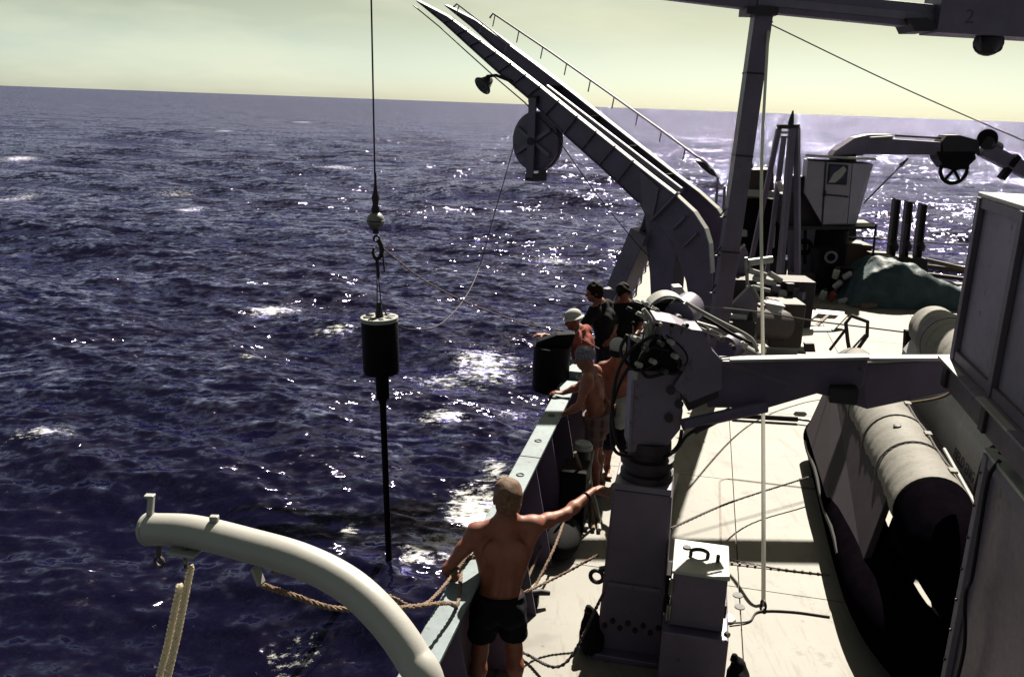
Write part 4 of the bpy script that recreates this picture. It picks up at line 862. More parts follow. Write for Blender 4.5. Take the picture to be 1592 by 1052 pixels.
# ------------------------------------------------------------------ people: smooth-blended bodies meshed with surface nets
class SDF:
    def __init__(s): s.p = []
    def cap(s, a, b, r0, r1, k=0.03): s.p.append(('c', V(a), V(b), r0, r1, k)); return s
    def ell(s, c, r, M_=None, k=0.03): s.p.append(('e', V(c), V(r), M_ or Matrix.Identity(3), k)); return s
    def cutout(s): pass
    def mesh(s, h, planes=(), noise=0.0, holes=()):
        lo = V((1e9,) * 3); hi = V((-1e9,) * 3); B = []
        for q in s.p:
            if q[0] == 'c': r = max(q[3], q[4]); a = V([min(q[1][i], q[2][i]) - r for i in range(3)]); b = V([max(q[1][i], q[2][i]) + r for i in range(3)])
            else: r = max(q[2]); a = q[1] - V((r,) * 3); b = q[1] + V((r,) * 3)
            B.append((a, b))
            for i in range(3): lo[i] = min(lo[i], a[i]); hi[i] = max(hi[i], b[i])
        lo = np.array(lo) - 0.05; hi = np.array(hi) + 0.05
        n = np.ceil((hi - lo) / h).astype(int) + 1
        D = np.full(n, 0.3, dtype=np.float32)
        ax = [lo[i] + h * np.arange(n[i]) for i in range(3)]
        for q, (a, b) in zip(s.p, B):
            k = q[5] if q[0] == 'c' else q[4]; pad = k + 0.04
            i0 = [max(0, int((a[i] - pad - lo[i]) / h)) for i in range(3)]; i1 = [min(n[i], int((b[i] + pad - lo[i]) / h) + 2) for i in range(3)]
            sl_ = tuple(slice(i0[i], i1[i]) for i in range(3))
            X, Y_, Z_ = np.meshgrid(ax[0][sl_[0]], ax[1][sl_[1]], ax[2][sl_[2]], indexing='ij')
            if q[0] == 'c':
                A = np.array(q[1]); d = np.array(q[2]) - A; L2 = max(d.dot(d), 1e-9)
                t = np.clip(((X - A[0]) * d[0] + (Y_ - A[1]) * d[1] + (Z_ - A[2]) * d[2]) / L2, 0, 1)
                dd = np.sqrt((X - A[0] - t * d[0]) ** 2 + (Y_ - A[1] - t * d[1]) ** 2 + (Z_ - A[2] - t * d[2]) ** 2) - (q[3] + (q[4] - q[3]) * t)
            else:
                c = np.array(q[1]); Mi = np.array(q[3].transposed()); P = np.stack([X - c[0], Y_ - c[1], Z_ - c[2]], -1) @ Mi.T
                r = np.array(q[2]); k0 = np.linalg.norm(P / r, axis=-1); k1 = np.linalg.norm(P / (r * r), axis=-1)
                dd = k0 * (k0 - 1) / np.maximum(k1, 1e-6)
            o = D[sl_]; hh = np.clip(0.5 + 0.5 * (o - dd) / k, 0, 1); D[sl_] = o + (dd - o) * hh - k * hh * (1 - hh)
        X, Y_, Z_ = np.meshgrid(*ax, indexing='ij', sparse=True)
        if noise:
            D += noise * (np.sin(X * 41 + np.sin(Z_ * 37) * 1.7) * np.sin(Y_ * 47 + np.sin(X * 33)) + np.sin(Z_ * 61 + Y_ * 30 + np.sin(X * 52)) * 0.6)
        for po, pn in planes:               # keep the side the normal points away from
            pn = V(pn).normalized(); D = np.maximum(D, (X - po[0]) * pn[0] + (Y_ - po[1]) * pn[1] + (Z_ - po[2]) * pn[2])
        for c, r, M_ in holes:
            Mi = np.array(M_.transposed()); P = np.stack(np.broadcast_arrays(X - c[0], Y_ - c[1], Z_ - c[2]), -1) @ Mi.T; r = np.array(r)
            D = np.maximum(D, -(np.linalg.norm(P / r, axis=-1) - 1) * r.min())
        D = D.astype(np.float32)
        ins = D < 0
        cs = np.zeros(tuple(n - 1), dtype=np.int8)
        for dx in (0, 1):
            for dy in (0, 1):
                for dz in (0, 1): cs += ins[dx:n[0] - 1 + dx, dy:n[1] - 1 + dy, dz:n[2] - 1 + dz]
        act = np.argwhere((cs > 0) & (cs < 8)); idx = np.full(cs.shape, -1, dtype=np.int64); idx[tuple(act.T)] = np.arange(len(act))
        cor = [(dx, dy, dz) for dx in (0, 1) for dy in (0, 1) for dz in (0, 1)]
        val = np.stack([D[act[:, 0] + c[0], act[:, 1] + c[1], act[:, 2] + c[2]] for c in cor], -1)
        acc = np.zeros((len(act), 3)); cnt = np.zeros(len(act))
        for i in range(8):
            for j in range(i + 1, 8):
                ci, cj = np.array(cor[i]), np.array(cor[j])
                if abs(ci - cj).sum() != 1: continue
                vi, vj = val[:, i], val[:, j]; m_ = (vi < 0) != (vj < 0)
                t = np.where(m_, vi / np.where(m_, vi - vj, 1), 0)
                acc += np.where(m_[:, None], ci + t[:, None] * (cj - ci), 0); cnt += m_
        vs = lo + h * (act + acc / cnt[:, None]); fs = []
        for a_ in range(3):
            b_, c_ = (a_ + 1) % 3, (a_ + 2) % 3
            s0 = [slice(None)] * 3; s1 = [slice(None)] * 3; s0[a_] = slice(0, -1); s1[a_] = slice(1, None)
            e = np.argwhere(ins[tuple(s0)] != ins[tuple(s1)])
            e = e[(e[:, b_] > 0) & (e[:, c_] > 0) & (e[:, b_] < n[b_] - 1) & (e[:, c_] < n[c_] - 1)]
            u = np.zeros(3, int); v = np.zeros(3, int); u[b_] = 1; v[c_] = 1
            g = lambda w: idx[w[:, 0], w[:, 1], w[:, 2]]
            qd_ = np.stack([g(e - u - v), g(e - v), g(e), g(e - u)], -1)
            fl_ = ins[e[:, 0], e[:, 1], e[:, 2]]
            qd_[~fl_] = qd_[~fl_][:, ::-1]; fs.append(qd_)
        return vs, np.concatenate(fs)
    def build(s, name, mat, parent, h, **kw):
        vs, fs = s.mesh(h, **kw)
        me = bpy.data.meshes.new(name); c = (vs.min(0) + vs.max(0)) / 2
        me.from_pydata((vs - c).tolist(), [], fs.tolist()); me.polygons.foreach_set('use_smooth', [True] * len(fs)); me.update(); me.materials.append(mat)
        o = bpy.data.objects.new(name, me); C.objects.link(o); o.location = V(c) - wloc(parent); o.parent = parent
        return o
def frame3(f, u):
    f = V(f).normalized(); u = V(u); r = f.cross(u).normalized(); u = r.cross(f)
    return Matrix((r, f, u)).transposed()      # columns: right, forward, up
def add_hand(b, w, d, n_, right, curl=0.5, s=1.0):
    """w wrist, d towards the fingers, n_ palm normal, right = True for a right hand"""
    d = V(d).normalized(); n_ = (V(n_) - d * V(n_).dot(d)).normalized(); x = d.cross(n_) * (-1 if right else 1)   # x points to the thumb side
    for k in range(4):
        off = (0.030 - 0.020 * k) * s; kn = w + d * (0.088 - 0.004 * abs(k - 1)) * s + x * off
        b.cap(w + d * 0.01 + x * off * 0.55, kn, 0.015 * s, 0.0125 * s, 0.012)
        L = (0.078, 0.086, 0.080, 0.062)[k] * s; p = kn; dd = d.copy(); fan = x * (0.09 - 0.06 * k)
        dd = (dd + fan).normalized()
        for j, (fr_, r) in enumerate(((0.45, 0.0095), (0.31, 0.0085), (0.24, 0.0075))):
            ang = curl * (0.8, 1.0, 0.7)[j]; dd = (dd * math.cos(ang) + n_ * math.sin(ang)).normalized()
            q = p + dd * L * fr_; b.cap(p, q, r * s, r * 0.92 * s, 0.006); p = q
    t0 = w + d * 0.022 * s + x * 0.026 * s + n_ * 0.008; t1 = t0 + (d * 0.7 + x * 0.75 + n_ * 0.2).normalized() * 0.045 * s
    t2 = t1 + (d * 0.9 + x * 0.25 + n_ * 0.45).normalized() * 0.034 * s; t3 = t2 + (d * 0.85 + n_ * 0.6).normalized() * 0.026 * s
    b.cap(t0, t1, 0.016 * s, 0.0125 * s, 0.012); b.cap(t1, t2, 0.011 * s, 0.010 * s, 0.006); b.cap(t2, t3, 0.0095 * s, 0.008 * s, 0.006)
def add_head(b, c, F, s=1.0):
    """c centre of the skull, F columns right / forward / up"""
    q = lambda r, f, u: c + F @ V((r, f, u)) * s
    b.ell(q(0, -0.012, 0.03), V((0.076, 0.096, 0.088)) * s, F, 0.03); b.ell(q(0, 0.03, -0.045), V((0.06, 0.066, 0.075)) * s, F, 0.03)
    b.ell(q(0, 0.062, -0.095), V((0.03, 0.026, 0.024)) * s, F, 0.02)
    b.cap(q(0, 0.092, 0.0), q(0, 0.112, -0.036), 0.010 * s, 0.015 * s, 0.012)
    b.cap(q(-0.035, 0.083, 0.018), q(0.035, 0.083, 0.018), 0.012 * s, 0.012 * s, 0.015)
    for sg in (-1, 1):
        b.ell(q(sg * 0.032, 0.088, 0.0), V((0.012, 0.008, 0.008)) * s, F, 0.006)
        b.ell(q(sg * 0.078, -0.012, -0.008), V((0.012, 0.022, 0.034)) * s, F, 0.008)
    b.cap(q(-0.02, 0.09, -0.066), q(0.02, 0.09, -0.066), 0.009 * s, 0.009 * s, 0.008)
def person_body(J, F, s=1.0, thick=1.0):
    """J: joints in the world, F: torso frame (columns right, forward, up)"""
    b = SDF(); rt_, fw_, up_ = F.col[0], F.col[1], F.col[2]; T = thick
    pel, chest, neck, head = J['pel'], J['chest'], J['neck'], J['head']
    b.ell(pel, V((0.165 * T, 0.115 * T, 0.13)) * s, F, 0.05)
    ab = pel.lerp(chest, 0.5); b.ell(ab, V((0.142 * T * J.get('waist', 1), 0.10 * T, 0.17)) * s, F, 0.05)
    b.ell(chest + up_ * 0.0, V((0.168 * T, 0.118 * T, 0.19)) * s, F, 0.05)
    b.cap(chest.lerp(neck, 0.75), head - up_ * 0.06, 0.064 * s * J.get('hs', 1), 0.057 * s * J.get('hs', 1), 0.05)
    for sd in 'LR':
        sg = 1 if sd == 'R' else -1; sh, el, wr = J['sh' + sd], J['el' + sd], J['wr' + sd]
        b.cap(neck + up_ * 0.015, sh + up_ * 0.008 * s, 0.050 * s, 0.052 * s, 0.05)
        b.ell(sh, V((0.064,) * 3) * s, F, 0.05)
        b.cap(chest + rt_ * sg * 0.10 * s - up_ * 0.09 * s - fw_ * 0.01, sh - up_ * 0.035 * s, 0.066 * s, 0.052 * s, 0.05)
        b.ell(chest + rt_ * sg * 0.082 * s + up_ * 0.035 * s - fw_ * 0.086 * s, V((0.066, 0.034, 0.088)) * s, F, 0.035)      # shoulder blade
        b.ell(chest + rt_ * sg * 0.07 * s + up_ * 0.04 * s + fw_ * 0.082 * s, V((0.08, 0.04, 0.06)) * s, F, 0.035)            # chest
        b.cap(pel + rt_ * sg * 0.048 * s - fw_ * 0.072 * s + up_ * 0.09, chest + rt_ * sg * 0.042 * s - fw_ * 0.088 * s - up_ * 0.02, 0.034 * s, 0.03 * s, 0.035)   # spine muscles
        d1 = (el - sh); m1 = sh + d1 * 0.45; b.cap(sh, m1, 0.056 * s * T, 0.049 * s * T, 0.03); b.cap(m1, el, 0.049 * s * T, 0.038 * s, 0.03)
        d2 = wr - el; m2 = el + d2 * 0.28; b.cap(el, m2, 0.039 * s, 0.043 * s * T, 0.025); b.cap(m2, wr, 0.042 * s * T, 0.026 * s, 0.025)
        hp, kn, an = J['hp' + sd], J['kn' + sd], J['an' + sd]
        b.cap(hp, hp.lerp(kn, 0.4), 0.092 * s * T, 0.08 * s * T, 0.04); b.cap(hp.lerp(kn, 0.4), kn, 0.08 * s * T, 0.054 * s, 0.04)
        b.ell(pel + rt_ * sg * 0.078 * s - fw_ * 0.075 * s - up_ * 0.07 * s, V((0.085, 0.07, 0.085)) * s, F, 0.04)             # buttock
        cf = kn.lerp(an, 0.32) - fw_ * 0.018 * s; b.cap(kn, cf, 0.054 * s, 0.058 * s, 0.03); b.cap(cf, an, 0.056 * s, 0.034 * s, 0.03)
        ff = J.get('foot' + sd, fw_); ff = V((ff.x, ff.y, 0)).normalized(); gz = an.z - 0.045 * s
        hl = V((an.x, an.y, 0)) - ff * 0.05 * s + V((0, 0, gz)); b.cap(an, hl, 0.036 * s, 0.032 * s, 0.02)
        ml = hl + ff * 0.17 * s - V((0, 0, 0.008)); b.cap(an + ff * 0.02, ml, 0.036 * s, 0.024 * s, 0.03); tr = ff.cross(AZ)
        for k in range(3): b.cap(ml + tr * (k - 1) * 0.026 * s, ml + ff * (0.06 - 0.008 * abs(k)) * s + tr * (k - 1) * 0.032 * s, 0.022 * s, 0.016 * s, 0.012)
    add_head(b, head, J['HF'], s * J.get('hs', 1))
    for sd in 'LR':
        if 'hd' + sd in J: d, n_, cu = J['hd' + sd]; add_hand(b, J['wr' + sd], d, n_, sd == 'R', cu, s)
    return b
def shorts(J, F, s, top, hem, mat, parent, h, T=1.12, nz=0.0015):
    g = SDF(); rt_, fw_, up_ = F.col[0], F.col[1], F.col[2]; pel = J['pel']
    g.ell(pel, V((0.182 * T / 1.12, 0.135 * T / 1.12, 0.17)) * s, F, 0.05); g.cap(pel, pel + (J['chest'] - pel).normalized() * 0.16, 0.145 * s, 0.14 * s, 0.05)
    g.ell(pel.lerp(J['chest'], 0.4), V((0.158, 0.118, 0.13)) * s, F, 0.04)
    pl = [(pel + up_ * top, up_)]
    for sd in 'LR':
        sg = 1 if sd == 'R' else -1
        hp, kn = J['hp' + sd], J['kn' + sd]; e = hp.lerp(kn, hem); g.cap(hp, hp.lerp(kn, min(1.0, hem + 0.15)), 0.108 * s, (0.105 - 0.03 * max(0, hem - .5)) * s, 0.02)
        g.ell(pel + rt_ * sg * 0.078 * s - fw_ * 0.08 * s - up_ * 0.07 * s, V((0.098, 0.082, 0.1)) * s, F, 0.03)
    eL, eR = J['hpL'].lerp(J['knL'], hem), J['hpR'].lerp(J['knR'], hem); mid_ = (eL + eR) / 2; dn = ((J['knL'] - J['hpL']) + (J['knR'] - J['hpR'])).normalized()
    if hem < 0.95: pl.append((mid_, dn))
    return g.build('shorts' if hem < 0.95 else 'trousers', mat, parent, h, planes=pl, noise=nz)
def hair(c, F, s, mat, parent, h, back=-0.075, grow=0.012, nz=0.003, name='hair'):
    g = SDF(); q = lambda r, f, u: c + F @ V((r, f, u)) * s
    g.ell(q(0, -0.014, 0.034), V((0.077 + grow, 0.097 + grow, 0.088 + grow)) * s, F, 0.02)
    g.ell(q(0, -0.05, -0.02), V((0.066 + grow, 0.055 + grow, 0.075 + grow * 0.5)) * s, F, 0.02)
    return g.build(name, mat, parent, h, noise=nz, planes=[(q(0, 0, back), -F.col[2])], holes=[(q(0, 0.115, -0.02), (0.075 * s, 0.09 * s, 0.085 * s), F)])
def torso_frame(pel, neck, shL, shR):
    u = (neck - pel).normalized(); r = (shR - shL); r = (r - u * r.dot(u)).normalized(); f = u.cross(r)
    return Matrix((r, f, u)).transposed()

# --- man in the foreground, seen from behind, one hand on the crane pedestal
base = V((-0.02, 5.28, 0)); pm = thing('person', base, 'shirtless blond man in dark shorts seen from behind, one arm stretched to the crane pedestal', 'person', None)
J = dict(pel=V((-0.025, 5.27, 0.83)), chest=V((-0.005, 5.30, 1.17)), neck=V((0.0, 5.30, 1.385)), head=V((0.008, 5.34, 1.555)), hs=1.14, waist=1.10)
J['shL'] = V((-0.195, 5.29, 1.315)); J['shR'] = V((0.185, 5.335, 1.36))
J['elL'] = V((-0.375, 5.20, 1.085)); J['wrL'] = V((-0.255, 5.24, 0.875)); J['elR'] = V((0.415, 5.49, 1.375)); J['wrR'] = V((0.625, 5.735, 1.445))
J['hdL'] = (V((0.85, 0.25, -0.35)), V((0.25, 0.75, -0.1)), 0.25); J['hdR'] = (V((0.78, 0.55, -0.02)), V((0.2, 0.2, -1)), 0.22)
J['hpL'] = V((-0.115, 5.27, 0.78)); J['hpR'] = V((0.06, 5.27, 0.78)); J['knL'] = V((-0.145, 5.25, 0.43)); J['knR'] = V((0.095, 5.29, 0.43)); J['anL'] = V((-0.17, 5.17, 0.085)); J['anR'] = V((0.12, 5.22, 0.085))
F = torso_frame(J['pel'], J['neck'], J['shL'], J['shR']); J['HF'] = frame3(V((-0.12, 1, 0.02)), V((0.03, 0, 1)))
person_body(J, F, 0.98, 1.0).build('body', M['skin'], pm, 0.0055)
shorts(J, F, 0.98, 0.055, 0.68, M['navy'], pm, 0.007, nz=0.003)
hair(J['head'], J['HF'], 1.11, M['blond'], pm, 0.0045, -0.06, 0.012, 0.0034)
wt = J['elR'].lerp(J['wrR'], 0.72); wd = (J['wrR'] - J['elR']).normalized(); MB().torus(wt, wd, 0.034, 0.007, 20).build('watch', M['black'], pm)

# --- man in plaid shorts leaning over the rail
base = V((0.96, 8.82, 0)); pm = thing('person', base, 'shirtless man in plaid shorts and patterned bandana leaning on the bulwark rail', 'person')
J = dict(pel=V((0.945, 8.86, 0.86)), chest=V((0.875, 8.83, 1.19)), neck=V((0.83, 8.81, 1.40)), head=V((0.765, 8.80, 1.545)))
J['shL'] = V((0.77, 8.66, 1.345)); J['shR'] = V((0.97, 8.99, 1.33))
# facing the sea: forward is -x
J['shL'], J['shR'] = V((0.80, 8.64, 1.34)), V((0.915, 9.0, 1.34))
J['elL'] = V((0.72, 8.55, 1.09)); J['wrL'] = V((0.57, 8.60, 0.98)); J['elR'] = V((0.74, 9.08, 1.12)); J['wrR'] = V((0.58, 9.05, 1.06))
J['hdL'] = (V((-0.9, 0.25, -0.2)), V((0, 0.1, -1)), 0.35); J['hdR'] = (V((-0.9, -0.1, 0.1)), V((0, 0, -1)), 0.5)
J['hpL'] = V((0.935, 8.78, 0.80)); J['hpR'] = V((0.96, 8.95, 0.80)); J['knL'] = V((0.915, 8.75, 0.44)); J['knR'] = V((0.985, 8.97, 0.44)); J['anL'] = V((0.975, 8.72, 0.085)); J['anR'] = V((1.03, 9.0, 0.085))
J['footL'] = V((-1, -0.1, 0)); J['footR'] = V((-1, 0.15, 0))
F = torso_frame(J['pel'], J['neck'], J['shL'], J['shR']); J['HF'] = frame3(V((-0.95, 0.1, -0.35)), V((-0.3, 0, 1)))
person_body(J, F, 0.97, 0.98).build('body', M['skin'], pm, 0.009)
shorts(J, F, 0.99, 0.06, 0.62, M['plaid'], pm, 0.010)
hair(J['head'], J['HF'], 0.98, M['bandana'], pm, 0.008, -0.035, 0.012, 0.0, 'bandana')
beads = MB().torus(J['neck'] + V((-0.06, -0.02, -0.03)), V((-0.5, 0, 0.8)), 0.085, 0.006, 20).build('necklace', M['steel'], pm)

# --- man in red shirt and white hat at the rail
base = V((0.86, 10.5, 0)); pm = thing('person', base, 'man in a red shirt and white sun hat reaching over the rail by the drum', 'person')
J = dict(pel=V((0.93, 10.5, 0.86)), chest=V((0.875, 10.48, 1.20)), neck=V((0.83, 10.46, 1.42)), head=V((0.745, 10.43, 1.555)))
J['shL'], J['shR'] = V((0.77, 10.29, 1.36)), V((0.93, 10.64, 1.36))
J['elL'] = V((0.60, 10.12, 1.36)); J['wrL'] = V((0.38, 10.0, 1.46)); J['elR'] = V((0.75, 10.6, 1.13)); J['wrR'] = V((0.55, 10.45, 1.15))
J['hdL'] = (V((-0.9, -0.2, 0.05)), V((0, 0, -1)), 0.5); J['hdR'] = (V((-1, -0.1, 0)), V((0, 0, -1)), 0.5)
J['hpL'] = V((0.92, 10.42, 0.80)); J['hpR'] = V((0.95, 10.58, 0.80)); J['knL'] = V((0.9, 10.4, 0.44)); J['knR'] = V((0.96, 10.6, 0.44)); J['anL'] = V((0.94, 10.38, 0.085)); J['anR'] = V((1.0, 10.62, 0.085))
J['footL'] = J['footR'] = V((-1, 0, 0))
F = torso_frame(J['pel'], J['neck'], J['shL'], J['shR']); J['HF'] = frame3(V((-0.95, -0.25, -0.25)), V((-0.25, 0, 1)))
person_body(J, F, 0.98).build('body', M['skin'], pm, 0.011)
def shirt(J, F, s, mat, parent, h, sleeve=0.55, bottom=-0.05, nz=0.002, name='shirt'):
    g = SDF(); rt_, fw_, up_ = F.col[0], F.col[1], F.col[2]; pel, ch = J['pel'], J['chest']
    g.ell(pel + up_ * 0.02, V((0.178, 0.13, 0.16)) * s, F, 0.05); g.ell(pel.lerp(ch, 0.5), V((0.165, 0.122, 0.18)) * s, F, 0.05); g.ell(ch, V((0.188, 0.138, 0.2)) * s, F, 0.05)
    g.cap(ch.lerp(J['neck'], 0.7), J['neck'] + up_ * 0.01, 0.08 * s, 0.072 * s, 0.05)
    pl = [(pel + up_ * bottom, -up_)]
    for sd in 'LR':
        sg = 1 if sd == 'R' else -1; sh, el = J['sh' + sd], J['el' + sd]
        g.cap(J['neck'] + up_ * 0.0, sh + up_ * 0.01, 0.058 * s, 0.07 * s, 0.05); g.cap(sh, sh.lerp(el, sleeve), 0.074 * s, 0.068 * s, 0.03)
        g.cap(ch + rt_ * sg * 0.1 * s - up_ * 0.08, sh - up_ * 0.03, 0.082 * s, 0.066 * s, 0.05)
        g.ell(ch + rt_ * sg * 0.08 * s + up_ * 0.03 - fw_ * 0.095 * s, V((0.072, 0.04, 0.095)) * s, F, 0.04)
    return g.build(name, mat, parent, h, noise=nz, planes=pl + [(J['neck'] + up_ * 0.025, up_)])
shirt(J, F, 1.0, M['redshirt'], pm, 0.010, 0.5)
shorts(J, F, 0.98, 0.06, 0.6, M['denim'], pm, 0.012)
def brimhat(c, F, s, parent, mat, brim=0.055, h=0.008):
    g = SDF(); q = lambda r, f, u: c + F @ V((r, f, u)) * s
    g.ell(q(0, -0.012, 0.05), V((0.092, 0.112, 0.09)) * s, F, 0.02)
    g.build('hat_crown', mat, parent, h, planes=[(q(0, 0, 0.02), -F.col[2])])
    pts = [(0, 0.1), (0.0, 0.10 + brim * 0.5), (-0.012, 0.10 + brim), (-0.006, 0.1 + brim), (0.008, 0.11), (0.012, 0.09)]
    MB().lathe(q(0, -0.012, 0.028), F.col[2], pts, 28).build('hat_brim', mat, parent)
brimhat(J['head'], J['HF'], 0.98, pm, M['cotton'], 0.035)

# --- man in black shirt behind
base = V((1.2, 11.6, 0)); pm = thing('person', base, 'curly haired man in a black shirt looking out to sea behind the red shirted man', 'person')
J = dict(pel=V((1.30, 11.62, 0.93)), chest=V((1.245, 11.6, 1.27)), neck=V((1.19, 11.58, 1.52)), head=V((1.09, 11.56, 1.675)))
J['shL'], J['shR'] = V((1.10, 11.42, 1.455)), V((1.30, 11.76, 1.455))
J['elL'] = V((0.95, 11.22, 1.27)); J['wrL'] = V((0.80, 11.0, 1.22)); J['elR'] = V((1.42, 11.7, 1.2)); J['wrR'] = V((1.35, 11.5, 1.05))
J['hdL'] = (V((-0.9, -0.3, -0.1)), V((0, 0, -1)), 0.5); J['hdR'] = (V((-0.5, -0.6, -0.4)), V((-0.4, 0, -1)), 0.4)
J['hpL'] = V((1.28, 11.54, 0.86)); J['hpR'] = V((1.32, 11.71, 0.86)); J['knL'] = V((1.27, 11.5, 0.47)); J['knR'] = V((1.33, 11.74, 0.47)); J['anL'] = V((1.3, 11.48, 0.085)); J['anR'] = V((1.37, 11.75, 0.085))
J['footL'] = J['footR'] = V((-1, -0.1, 0))
F = torso_frame(J['pel'], J['neck'], J['shL'], J['shR']); J['HF'] = frame3(V((-0.95, -0.25, -0.12)), V((-0.1, 0, 1)))
person_body(J, F, 1.04).build('body', M['skin'], pm, 0.011)
shirt(J, F, 1.05, M['blackshirt'], pm, 0.011, 0.85, -0.06)
shorts(J, F, 1.03, 0.04, 1.0, M['denim'], pm, 0.013)
hair(J['head'], J['HF'], 1.04, M['beard'], pm, 0.007, -0.085, 0.02, 0.006)

# --- dark haired man half hidden beside the crane base
base = V((1.62, 12.1, 0)); pm = thing('person', base, 'dark haired man in dark clothes half hidden against the crane base', 'person')
J = dict(pel=V((1.64, 12.1, 0.88)), chest=V((1.61, 12.06, 1.22)), neck=V((1.58, 12.03, 1.44)), head=V((1.545, 11.99, 1.59)))
J['shL'], J['shR'] = V((1.43, 11.98, 1.38)), V((1.75, 12.08, 1.38))
J['elL'] = V((1.38, 11.85, 1.12)); J['wrL'] = V((1.42, 11.62, 1.08)); J['elR'] = V((1.83, 11.98, 1.12)); J['wrR'] = V((1.72, 11.75, 1.05))
J['hdL'] = (V((0.1, -0.9, 0)), V((0.3, 0, -1)), 0.5); J['hdR'] = (V((-0.3, -0.9, 0)), V((-0.3, 0, -1)), 0.5)
J['hpL'] = V((1.55, 12.08, 0.82)); J['hpR'] = V((1.72, 12.12, 0.82)); J['knL'] = V((1.54, 12.02, 0.45)); J['knR'] = V((1.74, 12.06, 0.45)); J['anL'] = V((1.54, 12.1, 0.085)); J['anR'] = V((1.75, 12.14, 0.085))
J['shL'], J['shR'] = J['shR'], J['shL']; J['elL'], J['elR'] = J['elR'], J['elL']; J['wrL'], J['wrR'] = J['wrR'], J['wrL']; J['hpL'], J['hpR'] = J['hpR'], J['hpL']; J['knL'], J['knR'] = J['knR'], J['knL']; J['anL'], J['anR'] = J['anR'], J['anL']
J['footL'] = J['footR'] = V((0, -1, 0))
F = torso_frame(J['pel'], J['neck'], J['shL'], J['shR']); J['HF'] = frame3(V((0.3, -0.9, -0.35)), V((0, -0.3, 1)))
person_body(J, F, 1.0).build('body', M['skin'], pm, 0.012)
shirt(J, F, 1.08, M['blackshirt'], pm, 0.012, 0.6, -0.05)
shorts(J, F, 1.0, 0.04, 1.0, M['denim'], pm, 0.014)
hair(J['head'], J['HF'], 1.02, M['beard'], pm, 0.008, -0.08, 0.022, 0.005)

# --- capped man working the crane levers
base = V((1.24, 9.3, 0)); pm = thing('person', base, 'shirtless man in a white peaked cap and dark trousers working the crane levers', 'person')
J = dict(pel=V((1.25, 9.35, 0.84)), chest=V((1.185, 9.27, 1.17)), neck=V((1.165, 9.2, 1.38)), head=V((1.155, 9.14, 1.55)))
J['shR'], J['shL'] = V((1.02, 9.23, 1.31)), V((1.34, 9.22, 1.33))
J['elR'] = V((0.98, 9.05, 1.08)); J['wrR'] = V((1.05, 8.85, 1.05)); J['elL'] = V((1.43, 9.0, 1.2)); J['wrL'] = V((1.46, 8.78, 1.38))
J['hdR'] = (V((0.3, -0.9, 0.1)), V((0.3, 0, -1)), 0.5); J['hdL'] = (V((0.1, -0.6, 0.7)), V((0, -0.8, -0.5)), 0.5)
J['hpR'] = V((1.16, 9.33, 0.78)); J['hpL'] = V((1.33, 9.33, 0.78)); J['knR'] = V((1.14, 9.25, 0.42)); J['knL'] = V((1.33, 9.25, 0.42)); J['anR'] = V((1.15, 9.32, 0.085)); J['anL'] = V((1.35, 9.33, 0.085))
J['footL'] = J['footR'] = V((0, -1, 0))
F = torso_frame(J['pel'], J['neck'], J['shL'], J['shR']); J['HF'] = frame3(V((-0.2, -0.9, -0.35)), V((0, -0.3, 1)))
person_body(J, F, 0.98).build('body', M['skin'], pm, 0.010)
shorts(J, F, 1.0, 0.0, 1.0, M['denim'], pm, 0.012)
g = SDF(); g.ell(J['pel'] + V((0.02, -0.02, 0.09)), (0.178, 0.135, 0.09), F, 0.03); g.cap(J['pel'] + V((0.02, -0.13, 0.08)), J['pel'] + V((0.0, -0.15, -0.16)), 0.05, 0.075, 0.04); g.cap(J['pel'] + V((0.11, -0.11, 0.08)), J['pel'] + V((0.12, -0.13, -0.12)), 0.05, 0.065, 0.04)
g.build('tied_shirt', M['cotton'], pm, 0.009, noise=0.003)
g = SDF(); q = lambda r, f, u: J['head'] + J['HF'] @ V((r, f, u))
g.ell(q(0, -0.012, 0.045), V((0.09, 0.108, 0.085)), J['HF'], 0.02); g.build('cap', M['cotton'], pm, 0.008, planes=[(q(0, 0, 0.035), -J['HF'].col[2])])
MB().ball(q(0, 0.12, 0.035), (0.07, 0.075, 0.01), J['HF'], 18, 8).build('cap_peak', M['blackshirt'], pm)
hair(J['head'], J['HF'], 0.98, M['beard'], pm, 0.008, -0.07, 0.006, 0.003)

# dark canvas bags slumped either side of the pedestal foot
for t, s_, z, lbl, sx in ((-0.56, 6.0, 0.15, 'dark canvas bag slumped on the deck left of the crane pedestal', 0.8), (0.55, 5.75, 0.11, 'dark canvas bag lying right of the control locker', 0.7)):
    bg = thing('canvas_bag', S(t, s_, 0), lbl, 'bag', 'canvas bags at the crane pedestal')
    g = SDF(); g.ell(S(t, s_, z), (0.10 * sx, 0.13 * sx, 0.2 * sx), SHIP, 0.05); g.ell(S(t + 0.02, s_ - 0.06, z * 0.6), (0.12 * sx, 0.12, 0.12), SHIP, 0.06); g.cap(S(t, s_, z + 0.1), S(t - 0.03, s_, z + 0.24 * sx), 0.06 * sx, 0.025, 0.05)
    g.build('bag', M['blackshirt'], bg, 0.012, noise=0.004, planes=[(V((0, 0, 0.002)), V((0, 0, -1)))])
    MB().torus(S(t - 0.022, s_, z + 0.2 * sx), AZ, 0.035, 0.007, 12).build('tie', M['greyrope'], bg)

